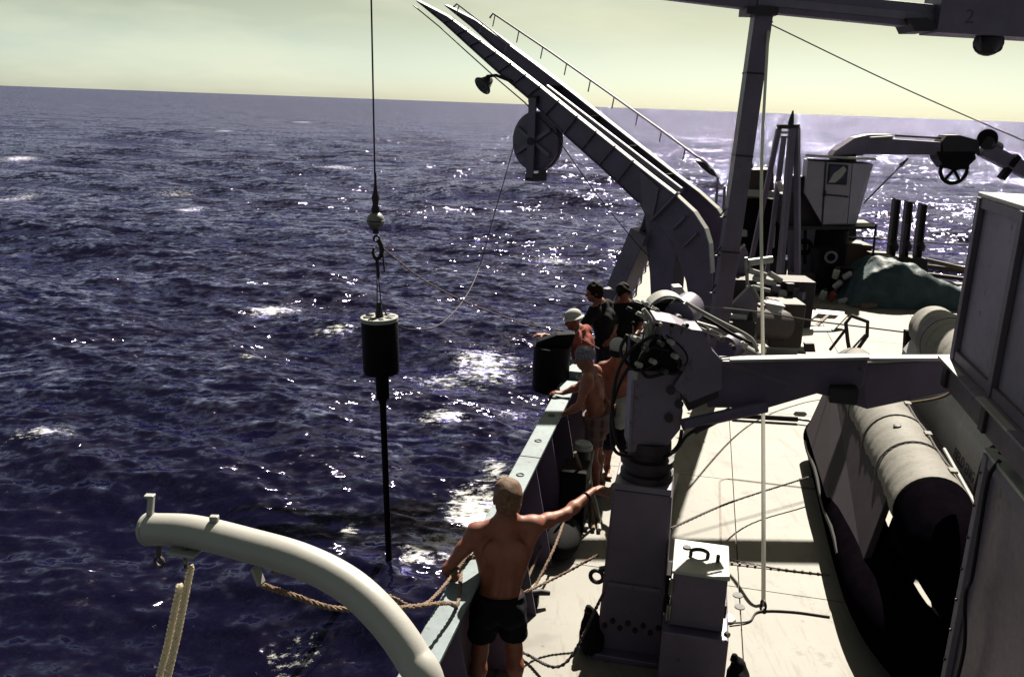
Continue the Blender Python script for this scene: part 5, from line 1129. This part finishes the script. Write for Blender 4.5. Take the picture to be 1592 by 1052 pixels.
# ------------------------------------------------------------------ after deck: winch, gantry, cabin crane, tarpaulin, posts
def poly(px, y, dy, mb=None):
    mb = mb or MB(); return mb.prism([Py(a, b, y) for a, b in px], (0, dy, 0))
ww = thing('deck_winch', V((4.0, 13.6, 0)), 'grey deck winch with gabled cheek plates just right of the mast', 'winch')
poly([(1133, 478), (1166, 444), (1178, 470), (1175, 560), (1128, 562)], 13.2, 0.08).build('cheek_plate', M['grey2'], ww, 0.006)
for a, b in (((1133, 477), (1167, 443)), ((1166, 444), (1179, 470))):
    MB().beam(Py(*a, 13.22), Py(*b, 13.22), 0.14, 0.03, V((0, 0.3, 1))).build('cheek_flange', M['white'], ww)
poly([(1142, 397), (1157, 381), (1163, 393), (1166, 440), (1136, 440)], 15.2, 0.08).build('cheek_plate', M['grey'], ww, 0.006)
MB().beam(Py(1142, 396, 15.2), Py(1158, 380, 15.2), 0.14, 0.03, V((0, 0.3, 1))).build('cheek_flange', M['white'], ww)
MB().cyl(Py(1150, 500, 13.3), Py(1215, 505, 13.9), 0.26, n=24).build('drum', M['rusty'], ww)
MB().box(Py(1146, 508, 13.0), (0.5, 0.3, 0.22), Matrix.Identity(3)).build('motor', M['dark'], ww, 0.02)
MB().cyl(Py(1136, 492, 13.0), Py(1160, 494, 13.0), 0.05, n=12).build('brake_arm', M['white'], ww)
MB().box(Py(1216, 500, 14.2), (0.55, 0.6, 0.75), Matrix.Identity(3)).build('gearbox', M['rusty'], ww, 0.03)
MB().box(Py(1228, 478, 14.1), (0.2, 0.3, 0.16), Matrix.Identity(3)).build('red_cover', M['red'], ww, 0.02)
MB().box(Py(1182, 478, 13.6), (0.12, 0.2, 0.14), Matrix.Identity(3)).build('red_cover', M['red'], ww, 0.02)
MB().prism([Py(1190, 470, 13.6), Py(1222, 476, 13.6), Py(1214, 487, 13.5), Py(1190, 486, 13.5)], (0, 0.35, 0.0)).build('guard_plate', M['white'], ww, 0.01)
pipes = [((1163, 408), (1200, 403), 0.06), ((1163, 420), (1190, 428), 0.05), ((1172, 432), (1205, 440), 0.05), ((1170, 446), (1196, 452), 0.04), ((1196, 425), (1214, 436), 0.05), ((1204, 520), (1262, 515), 0.07), ((1195, 508), (1235, 511), 0.05), ((1160, 400), (1163, 470), 0.03), ((1178, 465), (1187, 540), 0.035)]
for k, (a, b, r) in enumerate(pipes):
    MB().cyl(Py(*a, 14.3), Py(*b, 14.4), r, n=10).build('pipe', M['white'], ww)
for k in range(8):
    MB().box(Py(1180 + 9 * k, 445 + 14 * ((k * 37) % 5) / 4, 14.6), (0.12 + 0.05 * (k % 3), 0.14, 0.14), Matrix.Rotation(R(20 * k), 3, 'Z')).build('fitting', M[['white', 'dark', 'rusty', 'grey2'][k % 4]], ww, 0.012)
MB().box(Py(1185, 470, 14.9) , (1.6, 0.6, 0.9), Matrix.Identity(3)).build('frame_block', M['dark'], ww, 0.02)
wc = Py(1020, 479, 8.2)
rope('deck_wire', [Py(1075, 474, 9.4), Py(1180, 485, 12.0), Py(1260, 498, 13.0), Py(1340, 508, 13.3), Py(1412, 517, 13.4)], 0.012, 'wire', 'dark wire stretched across the after deck to the cable reel', 'wire')
# long pole and its fitting lying on deck
rd = thing('hydraulic_rod', Pz(1208, 650, 0.04), 'dark slim hydraulic rod lying on the cream deck below the crane arm', 'rod')
MB().cyl(Pz(1140, 645, 0.06), Pz(1240, 651, 0.06), 0.04, n=12).build('cylinder', M['dark'], rd)
MB().cyl(Pz(1240, 651, 0.06), Pz(1270, 655, 0.06), 0.02, n=10).build('rod_end', M['steel'], rd)
MB().box(Pz(1268, 654, 0.05), (0.1, 0.06, 0.09)).build('clevis', M['grey2'], rd, 0.006)
ld = thing('deck_pad', Pz(1150, 930), 'small steel lashing pads and socket holes set in the deck', 'deck fitting')
for x, y in ((1147, 925), (1150, 943)): MB().lathe(Pz(x, y, 0.0), AZ, [(0, 0.045), (0.006, 0.045), (0.006, 0.02)], 14).build('socket', M['dark'], ld)
MB().lathe(Pz(1130, 962, 0.0), AZ, [(0, 0.075), (0.02, 0.07), (0.03, 0.04)], 16).build('pad', M['white'], ld)
rg = MB().torus(Pz(1187, 940, 0.03), V((1, 0.2, 0)), 0.04, 0.011, 16).build('deck_ring', M['dark']); tag(rg, 'small deck ring where the white halyard is made fast', 'ring')
ck = thing('deck_cleat', Pz(832, 936), 'dark two horned cleat on the deck beside the shirtless man', 'cleat')
pc = Pz(828, 940)
MB().box(pc + V((0, 0, 0.05)), (0.1, 0.08, 0.1)).build('base', M['dark'], ck, 0.01)
MB().tube([pc + V((-0.13, -0.06, 0.1)), pc + V((-0.04, -0.02, 0.12)), pc + V((0.06, 0.01, 0.12)), pc + V((0.14, 0.03, 0.1))], [0.018, 0.03, 0.03, 0.02], 10).build('horn', M['dark'], ck)
laid('deck_rope', [S(-0.47, 5.9, 0.55), S(-0.7, 5.5, 0.15), Pz(800, 1015, 0.02), Pz(740, 1100, 0.02)], 0.013, 'greyrope', 'grey rope running across the sunlit deck towards the camera')
laid('deck_rope', [Py(735, 945, 5.7), Py(800, 926, 5.85), Py(865, 897, 6.2), Py(930, 862, 6.4)], 0.013, 'manila', 'tan rope running from behind the shirtless man to the pedestal')
laid('deck_rope', [Pz(880, 800, 0.3), Pz(862, 850, 0.25), Pz(835, 905, 0.12), Pz(805, 960, 0.02)], 0.014, 'manila', 'tan rope led inside the bulwark past the man')
laid('deck_rope', [S(-0.02, 6.3, 0.95), Pz(1140, 779, 0.3), Pz(1268, 738, 0.25)], 0.011, 'greyrope', 'grey lashing line from the crane pedestal to the inflatable boat')
rope('deck_cable', [Pz(1130, 868, 0.01), Pz(1165, 875, 0.01), Pz(1220, 885, 0.01), Pz(1290, 893, 0.01)], 0.006, 'seam', 'thin rusty cable lying on deck right of control locker', 'cable')
rope('deck_cable', [Pz(1135, 968, 0.02), Pz(1165, 965, 0.01), Pz(1180, 950, 0.01), Pz(1230, 950, 0.01), Pz(1290, 958, 0.01)], 0.008, 'greyrope', 'looped grey cable on deck below the deck ring', 'cable')
# hand frame of bent tube
tf = thing('tubular_frame', Py(1320, 550, 12.6), 'bent dark tubular hand frame standing beyond the crane arm', 'hand frame')
MB().tube([Py(x, y, 12.6) for x, y in ((1322, 552), (1318, 530), (1315, 502), (1324, 491), (1349, 500), (1348, 522), (1338, 536), (1326, 553))], 0.03, 8).build('loop', M['dark'], tf)
MB().tube([Py(1290, 544, 12.5), Py(1317, 509, 12.6)], 0.022, 8).build('stay', M['dark'], tf)
MB().tube([Py(1345, 520, 12.7), Py(1312, 556, 12.5)], 0.016, 8).build('stay', M['dark'], tf)
MB().box(ground(Py(1322, 556, 12.5)) + V((0, 0, 0.06)), (0.55, 0.3, 0.12)).build('foot', M['dark'], tf, 0.01)
hx = MB().prism([Py(1252, 534, 12.3), Py(1266, 534, 12.3), Py(1268, 547, 12.3), Py(1253, 547, 12.3)], (0, 0.1, 0)).build('block_cheek', M['dark'])
tag(hx, 'small dark block lying beyond the crane arm near the halyard', 'block')
rl = thing('cable_reel', Pz(1450, 552), 'cable reel with a black end plate and pale rounded drum', 'reel')
poly([(1409, 514), (1425, 516), (1432, 524), (1430, 546), (1407, 548)], 12.9, 0.1).build('end_plate', M['black'], rl)
MB().cyl(Py(1421, 527, 12.88), Py(1421, 527, 12.86), 0.04, n=12).build('hub', M['grey2'], rl)
MB().cyl(Py(1425, 546, 13.0), Py(1500, 548, 13.2), 0.30, n=28).build('drum', M['white'], rl)
MB().cyl(Py(1425, 520, 13.0), Py(1500, 524, 13.2), 0.05, n=10).build('tie_bar', M['dark'], rl)
fr = thing('wooden_frame', Pz(1268, 500), 'open pale wooden frame lying tilted on the deck', 'frame')
cs = [Pz(1234, 513, 0.02), Py(1268, 486, 17.2), Py(1312, 490, 17.0), Pz(1290, 513, 0.02)]
for a, b in zip(cs, cs[1:] + cs[:1]): MB().beam(a, b, 0.13, 0.08, V((0, -0.5, 1))).build('rail', M['white'], fr)
MB().beam(cs[0].lerp(cs[3], .5), cs[1].lerp(cs[2], .5), 0.05, 0.06, V((0, -0.5, 1))).build('bar', M['wood'], fr)
for k, (x0, x1, y) in enumerate(((1190, 1238, 545), (1200, 1252, 538))):
    tag(MB().beam(Pz(x0, y, 0.06), Pz(x1, y + 3, 0.06), 0.18, 0.1).build('timber', M['white']), ['pale timber baulk nearest the crane arm', 'pale timber baulk lying just behind the nearest one'][k], 'timber', 'timber baulks on deck')

# tripod gantry
gt = thing('tripod_gantry', V((6.0, 19, 0)), 'dark four legged tripod gantry standing left of the cabin', 'gantry')
tp = Py(1226, 202, 18.9)
for a, b, r in (((1211, 200), Pz(1158, 452), 0.055), ((1219, 212), Pz(1186, 470), 0.05), ((1232, 200), Pz(1208, 478), 0.075), ((1239, 198), Py(1240, 452, 18.6), 0.06)):
    MB().beam(Py(*a, 18.9), b, r * 1.8, r * 1.8).build('leg', M['grey'], gt)
MB().beam(Py(1240, 450, 18.6), Pz(1249, 488), 0.1, 0.1).build('leg', M['dark'], gt)
MB().beam(Py(1209, 197, 18.9), Py(1242, 197, 18.9), 0.12, 0.09).build('head_bar', M['dark'], gt)
for y in (206, 213): MB().beam(Py(1214, y, 18.9), Py(1232, y, 18.9), 0.06, 0.05).build('cross_bar', M['white'], gt)
MB().tube([Py(1229, 196, 18.9), Py(1231, 184, 18.9), Py(1233, 172, 18.9)], [0.07, 0.05, 0.015], 8).build('mast_light', M['dark'], gt)
MB().tube([Py(1227, 215, 18.85), Py(1218, 330, 18.6), Py(1212, 440, 18.3)], 0.02, 6).build('ladder_wire', M['grey2'], gt)
MB().box(Py(1213, 290, 18.7), (0.1, 0.1, 0.22), Matrix.Rotation(R(-25), 3, 'Y')).build('float', M['white'], gt, 0.02)

# cabin crane
YCB = 20.6
cb = thing('crane_cabin', Py(1300, 400, YCB + 0.6), 'white crane operator cabin with one slanted window on a dark pedestal', 'crane cabin')
F0 = [(1256, 250), (1325, 254), (1317, 348), (1279, 350), (1252, 302)]
def Yf(p, yo=0.0): return Py(p[0], p[1], YCB + yo)
def Yr(p, yo=0.0): return Py(p[0], p[1], YCB + 0.35 + yo)
Mb = MB(); front = [Yf(p) for p in F0]
Mb.prism(front, V((0.25, 1.1, 0))); Mb.build('cab_body', M['cabin'], cb, 0.01)
MB().prism([Yf((1326, 254), 0.0), Yr((1358, 255), 0.0), Yr((1331, 349), 0.0), Yf((1318, 349), 0.0)], V((0.1, 0.9, 0))).build('windscreen_side', M['cabin'], cb, 0.008)
MB().prism([Yf((1252, 243), -0.12), Yf((1330, 248), -0.12), Yr((1362, 249), -0.1), Yr((1362, 249), 1.3), Yf((1256, 244), 1.4)], (0, 0, 0.05)).build('roof', M['white'], cb)
def quad(px, off=-0.012, th=0.01): return [Yf(p, off) for p in px]
MB().prism(quad([(1289, 255), (1319, 257), (1316, 288), (1286, 286)], -0.03), (0, 0.02, 0)).build('window_frame', M['dark'], cb)
MB().prism(quad([(1291, 258), (1317, 259), (1314, 286), (1288, 284)], -0.045), (0, 0.012, 0)).build('window_pane', M['glass'], cb)
MB().prism(quad([(1312, 258), (1316, 264), (1310, 274), (1299, 284), (1288, 284), (1296, 270)], -0.055), (0, 0.006, 0)).build('sun_blind', M['white'], cb)
for a, b in (((1284, 252), (1278, 350)), ((1279, 302), (1319, 306)), ((1278, 350), (1317, 349))): MB().beam(Yf(a, -0.015), Yf(b, -0.015), 0.035, 0.02, V((0, 1, 0))).build('door_seam', M['dark'], cb)
MB().beam(Yf((1283, 305), -0.04), Yf((1283, 296), -0.04), 0.03, 0.03).build('door_handle', M['dark'], cb)
poly([(1222, 304), (1277, 304), (1279, 352), (1222, 352)], YCB + 0.4, 0.9).build('machinery_case', M['dark'], cb, 0.02)
poly([(1237, 274), (1255, 274), (1253, 304), (1237, 304)], YCB + 0.5, 0.7).build('step_box', M['dark'], cb, 0.02)
MB().prism([Yf((1222, 352)), Yf((1362, 352)), Yf((1362, 356)), Yf((1222, 358))], V((0.2, 1.3, 0))).build('platform', M['dark'], cb)
pb_ = Py(1292, 356, YCB + 0.8); MB().cyl(pb_, ground(pb_), 0.42, n=24).build('pedestal', M['black'], cb)
poly([(1228, 357), (1278, 357), (1276, 440), (1228, 440)], YCB + 0.7, 0.2).build('back_plate', M['grey2'], cb)
poly([(1236, 425), (1276, 425), (1276, 450), (1236, 450)], YCB - 0.4, 0.5).build('step', M['rusty'], cb)
MB().torus(Py(1251, 384, YCB + 0.5), V((0.1, 1, 0)), 0.15, 0.055, 22).build('hand_wheel', M['black'], cb)
MB().box(Py(1251, 384, YCB + 0.66), (0.17, 0.02, 0.26), Matrix.Identity(3)).build('gauge', M['white'], cb, 0.005)
MB().beam(Py(1252, 357, YCB + 0.5), Py(1251, 410, YCB + 0.5), 0.06, 0.06).build('column', M['black'], cb)
for x in (1362, 1410): MB().beam(Yf((x, 349)), ground(Yf((x, 380))), 0.04, 0.04).build('rail_post', M['dark'], cb)
for y in (368, 384): MB().cyl(Py(1310, y, YCB + 1), Py(1368, y + 2, YCB + 1), 0.02, n=6).build('rail_bar', M['white'], cb)
cj = thing('cabin_crane_boom', Py(1330, 240, YCB + 1.6), 'dark articulated crane boom with a spoked sheave behind the cabin', 'crane boom')
YB = YCB + 1.7
poly([(1294, 242), (1300, 234), (1330, 214), (1352, 209), (1350, 226), (1342, 242)], YB, 0.4).build('lower_boom', M['grey'], cj, 0.01)
poly([(1340, 214), (1352, 209), (1388, 209), (1388, 216), (1463, 221), (1463, 241), (1340, 240)], YB + 0.01, 0.38).build('main_boom', M['grey'], cj, 0.01)
MB().beam(Py(1392, 211, YB), Py(1462, 215, YB), 0.1, 0.05).build('top_pipe', M['dark'], cj)
MB().beam(Py(1352, 214, YB - 0.05), Py(1386, 212, YB - 0.05), 0.25, 0.03).build('top_plate', M['white'], cj)
poly([(1458, 236), (1516, 236), (1518, 247), (1500, 264), (1470, 262), (1460, 248)], YB - 0.05, 0.5).build('sheave_cheek', M['black'], cj, 0.01)
poly([(1473, 210), (1492, 210), (1522, 218), (1524, 240), (1466, 238), (1465, 220)], YB - 0.03, 0.45).build('hinge_block', M['dark'], cj, 0.01)
MB().cyl(Py(1535, 216, YB - 0.1), Py(1535, 216, YB + 0.4), 0.24, n=22).build('slew_motor', M['black'], cj)
MB().cyl(Py(1534, 222, YB - 0.14), Py(1550, 230, YB + 0.2), 0.16, n=16).build('motor_cover', M['dark'], cj)
MB().beam(Py(1528, 232, YB), Py(1600, 268, YB), 0.34, 0.3, V((0, 1, 0))).build('jib', M['grey'], cj)
for p in ((1576, 250), (1562, 270)): MB().box(Py(*p, YB - 0.1), (0.14, 0.2, 0.3), Matrix.Rotation(R(30), 3, 'Y')).build('jib_clamp', M['black'], cj)
wc = Py(1483, 264, YB + 0.1); MB().torus(wc, V((0, 1, 0)), 0.335, 0.05, 30).build('sheave_rim', M['black'], cj)
for k in range(5):
    a = R(90 + 72 * k); MB().beam(wc, wc + V((math.cos(a), 0, math.sin(a))) * 0.33, 0.06, 0.06).build('sheave_spoke', M['black'], cj)
MB().cyl(Py(1343, 316, YCB + 0.6), Py(1406, 252, YCB + 1.2), 0.018, n=6).build('boom_stay', M['grey2'], cj)
MB().cyl(Py(1400, 258, YCB + 1.2), Py(1412, 246, YCB + 1.2), 0.05, 0.02, 8).build('stay_socket', M['dark'], cj)
MB().beam(Py(1310, 240, YB + 0.2), ground(Py(1315, 400, YB + 0.2)), 0.5, 0.5).build('boom_pedestal', M['dark'], cj)

# deck house left of the gantry
dh = thing('winch_house', Py(1180, 350, 22.5), 'brownish weathered winch house with a pale ledge behind the gantry', 'deck house')
poly([(1155, 264), (1203, 263), (1204, 308), (1152, 306)], 22.3, 0.8).build('tank', M['rusty'], dh, 0.03)
poly([(1146, 294), (1204, 297), (1204, 308), (1144, 304)], 22.1, 0.15).build('ledge', M['white'], dh, 0.01)
poly([(1140, 308), (1240, 310), (1236, 396), (1130, 400)], 22.6, 1.0).build('machinery', M['black'], dh, 0.02)
poly([(1144, 356), (1162, 358), (1162, 368), (1144, 368)], 22.3, 0.2).build('tray', M['white'], dh, 0.01)
poly([(1200, 352), (1206, 352), (1204, 385), (1198, 385)], 22.4, 0.1).build('pipe_guard', M['white'], dh)
MB().lathe(Py(1163, 262, 22.4), AZ, [(0, 0.12), (0.1, 0.12), (0.18, 0.06), (0.3, 0.03)], 12).build('vent', M['dark'], dh)
pb_ = Py(1185, 396, 22.8); MB().beam(pb_, ground(pb_), 1.6, 0.9).build('plinth', M['dark'], dh)
lr2 = thing('guard_rail', Py(1122, 340, 19.5), 'slim grey guard rail posts left of the mast', 'railing')
for x in (1116, 1127): MB().cyl(Py(x, 276 if x == 1116 else 290, 19.5), ground(Py(x, 335, 19.5)), 0.03, n=8).build('post', M['grey2'], lr2)
for y in (292, 304, 325): MB().cyl(Py(1112, y, 19.5), Py(1150, y + 3, 19.6), 0.02, n=6).build('bar', M['grey2'], lr2)
MB().beam(Py(1104, 342, 19.5), Py(1150, 344, 19.5), 0.5, 0.1).build('shelf', M['dark'], lr2)

# red boat cradle / hatch behind tarp and rails along the edge
rh = thing('red_hatch', Pz(1320, 440), 'red brown hatch coaming left of the tarpaulin heap', 'hatch')
poly([(1300, 380), (1356, 386), (1356, 420), (1300, 425)], 21.4, 0.7).build('coaming', M['red'], rh, 0.02)
poly([(1299, 377), (1358, 382), (1358, 387), (1299, 382)], 21.3, 0.9).build('lid_edge', M['rusty'], rh)
poly([(1273, 388), (1305, 388), (1306, 440), (1302, 458), (1272, 452)], 20.0, 0.6).build('machine_case', M['black'], rh, 0.03)
MB().torus(Py(1292, 400, 19.9), V((0.2, 1, 0)), 0.12, 0.03, 18).build('wheel', M['grey2'], rh)
MB().box(ground(Py(1320, 420, 21.5)) + V((0.1, 0.3, 0.3)), (1.0, 0.8, 0.6)).build('base', M['dark'], rh, 0.02)
for k, (x, y, a, lbl) in enumerate(((1318, 428, 35, 'pale jar on the rack nearest the tarpaulin'), (1303, 442, 50, 'pale jar tipped over, left of the rack'), (1280, 458, 80, 'pale bottle standing on deck, leftmost of the loose jars'), (1294, 460, 70, 'pinkish bottle standing beside the leftmost jar'), (1312, 468, 20, 'small pale jar lying nearest the tarpaulin edge'), (1300, 425, 85, 'tiny pale jar above the others'))):
    c = Py(x, y, 19.3 if y > 450 else 19.7); d = V((math.cos(R(a)), -0.2, math.sin(R(a))))
    j = thing('sample_jar', c, lbl, 'jar', 'sample jars by the tarpaulin')
    MB().lathe(c - d * 0.12, d, [(0, 0.06), (0.02, 0.075), (0.2, 0.075), (0.23, 0.04)], 12).build('jar', M['white'] if k != 3 else M['redshirt'], j)
    MB().lathe(c + d * 0.11, d, [(0, 0.045), (0.04, 0.045)], 10).build('lid', M['dark'], j)
for k in range(5):
    p = Pz(1320 + 9 * k, 470 + 3 * (k % 3), 0.05)
    tag(MB().beam(p, p + V((0.35, -0.12 * (k % 2) + 0.05, 0.03)), 0.12, 0.09).build('wood_scrap', M['wood']), ['short wood scrap at the tarpaulin corner', 'wood scrap second along the tarpaulin foot', 'wood scrap in the middle along the tarpaulin foot', 'wood scrap fourth along the tarpaulin foot', 'wood scrap farthest under the tarpaulin front'][k], 'wood scrap', 'wood scraps by the tarpaulin')
jr = thing('jar_rack', Pz(1300, 462), 'dark low rack holding pale jars left of the tarpaulin', 'rack')
poly([(1296, 415), (1330, 418), (1330, 462), (1296, 460)], 19.85, 0.3).build('rack_box', M['black'], jr, 0.02)
# three stub posts
for k, (xt, xb) in enumerate(((1394, 1384), (1413, 1404), (1435, 1425))):
    p = thing('stub_post', ground(Py(xb, 400, 21.5)), ['leftmost of three dark stub posts behind the tarpaulin', 'middle one of three dark stub posts behind the tarpaulin', 'rightmost of three dark stub posts behind the tarpaulin'][k], 'post', 'dark stub posts')
    a, b = Py(xt, 308 + 4 * k, 21.6), Py(xb, 404, 21.5)
    for dx in (-0.07, 0.07): MB().beam(a + V((dx, 0, -0.02 * (dx > 0) * 2)), b + V((dx, 0, 0)), 0.03, 0.16, V((0, 1, 0))).build('flange', M['rusty'], p)
    MB().beam(a + V((0, 0, -0.03)), b, 0.12, 0.02, V((0, 1, 0))).build('web', M['dark'], p)
    MB().beam(b, ground(b), 0.3, 0.3).build('socket', M['dark'], p)
    MB().lathe(b + V((0, -0.1, 0.25)), AZ, [(0, 0.1), (0.12, 0.12), (0.24, 0.05)], 12).build('clamp', M['dark'], p)
lb2 = thing('post_sill', ground(Py(1405, 410, 21.3)), 'low dark sill carrying the three stub posts', 'sill')
poly([(1370, 398), (1442, 402), (1444, 426), (1372, 424)], 21.2, 0.5).build('beam', M['dark'], lb2, 0.02)
poly([(1352, 392), (1384, 394), (1384, 398), (1352, 397)], 21.0, 0.3).build('plank', M['wood'], lb2)
poly([(1352, 403), (1380, 405), (1380, 409), (1352, 408)], 20.9, 0.3).build('plank', M['white'], lb2)
for k, (a, b) in enumerate((((1440, 404), (1500, 418)), ((1442, 414), (1500, 422)), ((1436, 426), (1500, 434)))):
    MB().beam(Py(*a, 22.5), Py(*b, 22.2), 0.1, 0.1).build('edge_rail', M['rusty' if k else 'wood'], lb2)
# stern bulwark rails
sr = thing('stern_rail', S(3, S1 - 0.1, 0), 'low pipe railing along the far deck edge', 'railing')
for t in np.arange(-1.2, 7.0, 1.35): MB().cyl(S(t, S1 - 0.12, 0), S(t, S1 - 0.12, 1.0), 0.025, n=6).build('post', M['grey2'], sr)
for z in (0.5, 1.0): MB().cyl(S(-1.3, S1 - 0.12, z), S(7.0, S1 - 0.12, z), 0.02, n=6).build('bar', M['grey2'], sr)

# tarpaulin heap
def tarp():
    c = Pz(1425, 478); nx, ny = 90, 60; vs = []
    from mathutils import noise as mn
    for j in range(ny):
        for i in range(nx):
            u = i / (nx - 1) * 2 - 1; v = j / (ny - 1) * 2 - 1
            x = u * 1.55; y = v * 0.95 + 0.75
            prof = np.interp(u, [-1, -0.86, -0.55, -0.2, 0.15, 0.5, 0.8, 1], [0.03, 0.62, 0.98, 1.0, 0.72, 0.52, 0.42, 0.05])
            edge = max(0.0, 1 - abs(v) ** (9 if v < 0 else 3))
            z = prof * edge ** 0.4
            w = mn.fractal(V((x * 1.6, y * 1.6, 3)), 0.9, 2.1, 5) * 0.07 + 0.03 * math.sin(x * 9 + 2 * math.sin(y * 4)) * max(0, 1 - abs(u)) * edge
            x += 0.05 * mn.noise(V((u * 4, v * 4, 9))); y += 0.07 * mn.noise(V((u * 4, v * 4, 2)))
            vs.append(c + V((x, y, max(0.012, z + w * (0.3 + z)))))
    fs = [(j * nx + i, j * nx + i + 1, (j + 1) * nx + i + 1, (j + 1) * nx + i) for j in range(ny - 1) for i in range(nx - 1)]
    o = mkobj('tarpaulin', vs, fs, M['tarp'], None, [True] * len(fs)); tag(o, 'teal green tarpaulin thrown over a long heap on the after deck', 'tarpaulin')
tarp()

# black drum at the rail, held outboard
dr = thing('rail_drum', V((0.55, 9.9, 0.75)), 'black steel drum bucket held upright at the outboard rail', 'drum')
da = Py(858, 545, 9.75)
MB().lathe(V((da.x, da.y, 0.86)), AZ, [(0, 0.16), (0.0, 0.2), (0.02, 0.215), (0.52, 0.215), (0.54, 0.22), (0.55, 0.2)], 30).build('body', M['black'], dr)
MB().prism([V((da.x - 0.2, da.y - 0.1, 1.41)), V((da.x + 0.22, da.y - 0.1, 1.41)), V((da.x + 0.26, da.y - 0.1, 1.58)), V((da.x + 0.05, da.y - 0.1, 1.56)), V((da.x - 0.17, da.y - 0.1, 1.47))], (0, 0.14, 0)).build('top_cover', M['black'], dr, 0.02)
MB().cyl(V((da.x + 0.02, da.y, 0.86)), V((da.x + 0.02, da.y, 0.72)), 0.03, n=10).build('drain', M['dark'], dr)
MB().beam(V((da.x + 0.1, da.y, 1.0)), V((da.x + 0.42, da.y + 0.1, 1.0)), 0.06, 0.06).build('arm_bracket', M['dark'], dr)
# gear inside the bulwark: hose bundle, ventilator, gas bottle
gb = thing('mooring_bitt', S(-0.95, 8.5, 0), 'dark mooring bitt with a pale rounded top inside the bulwark', 'bitt')
MB().lathe(S(-1.0, 8.45, 0), AZ, [(0, 0.13), (0.03, 0.13), (0.04, 0.085), (0.62, 0.085), (0.66, 0.105), (0.70, 0.1), (0.725, 0.05)], 20).build('post', M['dark'], gb)
MB().lathe(S(-1.0, 8.45, 0.655), AZ, [(0, 0.106), (0.03, 0.108), (0.065, 0.085), (0.08, 0.04)], 20).build('cap', M['white'], gb)
for k, off in enumerate((0.0, 0.07, 0.13)):
    rope('coiled_hose', [S(-1.06 + off * .6, 9.0, 0.95), S(-1.0 + off * .6, 8.75, 0.6), S(-1.0 + off * .6, 8.55, 0.3), S(-0.92 + off, 8.3, 0.04), S(-0.85 + off, 7.9, 0.03)], 0.022, 'whitehose' if k != 1 else 'manila', ['pale hose hanging inside the bulwark, outermost of three', 'tan hose hanging between two pale hoses', 'pale hose hanging inside the bulwark, nearest the men'][k], 'hose', 'hoses inside the bulwark')
bt = thing('gear_bag', S(-0.95, 7.55, 0), 'black canvas gear bag slumped inside the bulwark', 'bag')
MB().ball(S(-1.02, 7.45, 0.13), (0.17, 0.36, 0.15), SHIP, 20, 12).build('bag', M['blackshirt'], bt)
MB().torus(S(-1.02, 7.45, 0.25), AT, 0.10, 0.015, 14, 0, 180).build('handle', M['rubber'], bt)
bx_ = thing('equipment_case', S(-0.98, 8.05, 0), 'dark equipment case standing on end against the bulwark', 'case')
MB().box(S(-1.0, 7.98, 0.33), (0.26, 0.36, 0.66)).build('case', M['black'], bx_, 0.02)
MB().box(S(-0.86, 7.98, 0.5), (0.015, 0.06, 0.04)).build('catch', M['steel'], bx_)
tag(MB().cyl(S(-0.75, 8.1, 0.03), S(-1.0, 7.85, 0.85), 0.018, n=8).build('boat_hook', M['wood']), 'wooden shaft leaning inside the bulwark behind the men', 'pole')
wb = thing('water_can', S(-0.42, 8.6, 0), 'dark can with a pale lid on deck behind the crane', 'can')
MB().lathe(S(-0.45, 8.5, 0), AZ, [(0, 0.1), (0.16, 0.1), (0.17, 0.08)], 18).build('can', M['dark'], wb)
MB().lathe(S(-0.45, 8.5, 0.17), AZ, [(0, 0.105), (0.025, 0.105), (0.03, 0.06)], 18).build('lid', M['white'], wb)
tag(MB().beam(S(-0.3, 7.2, 0.05), S(-0.12, 9.4, 0.05), 0.26, 0.1).build('plank', M['white']), 'pale painted plank lying on deck left of the crane pedestal', 'plank')
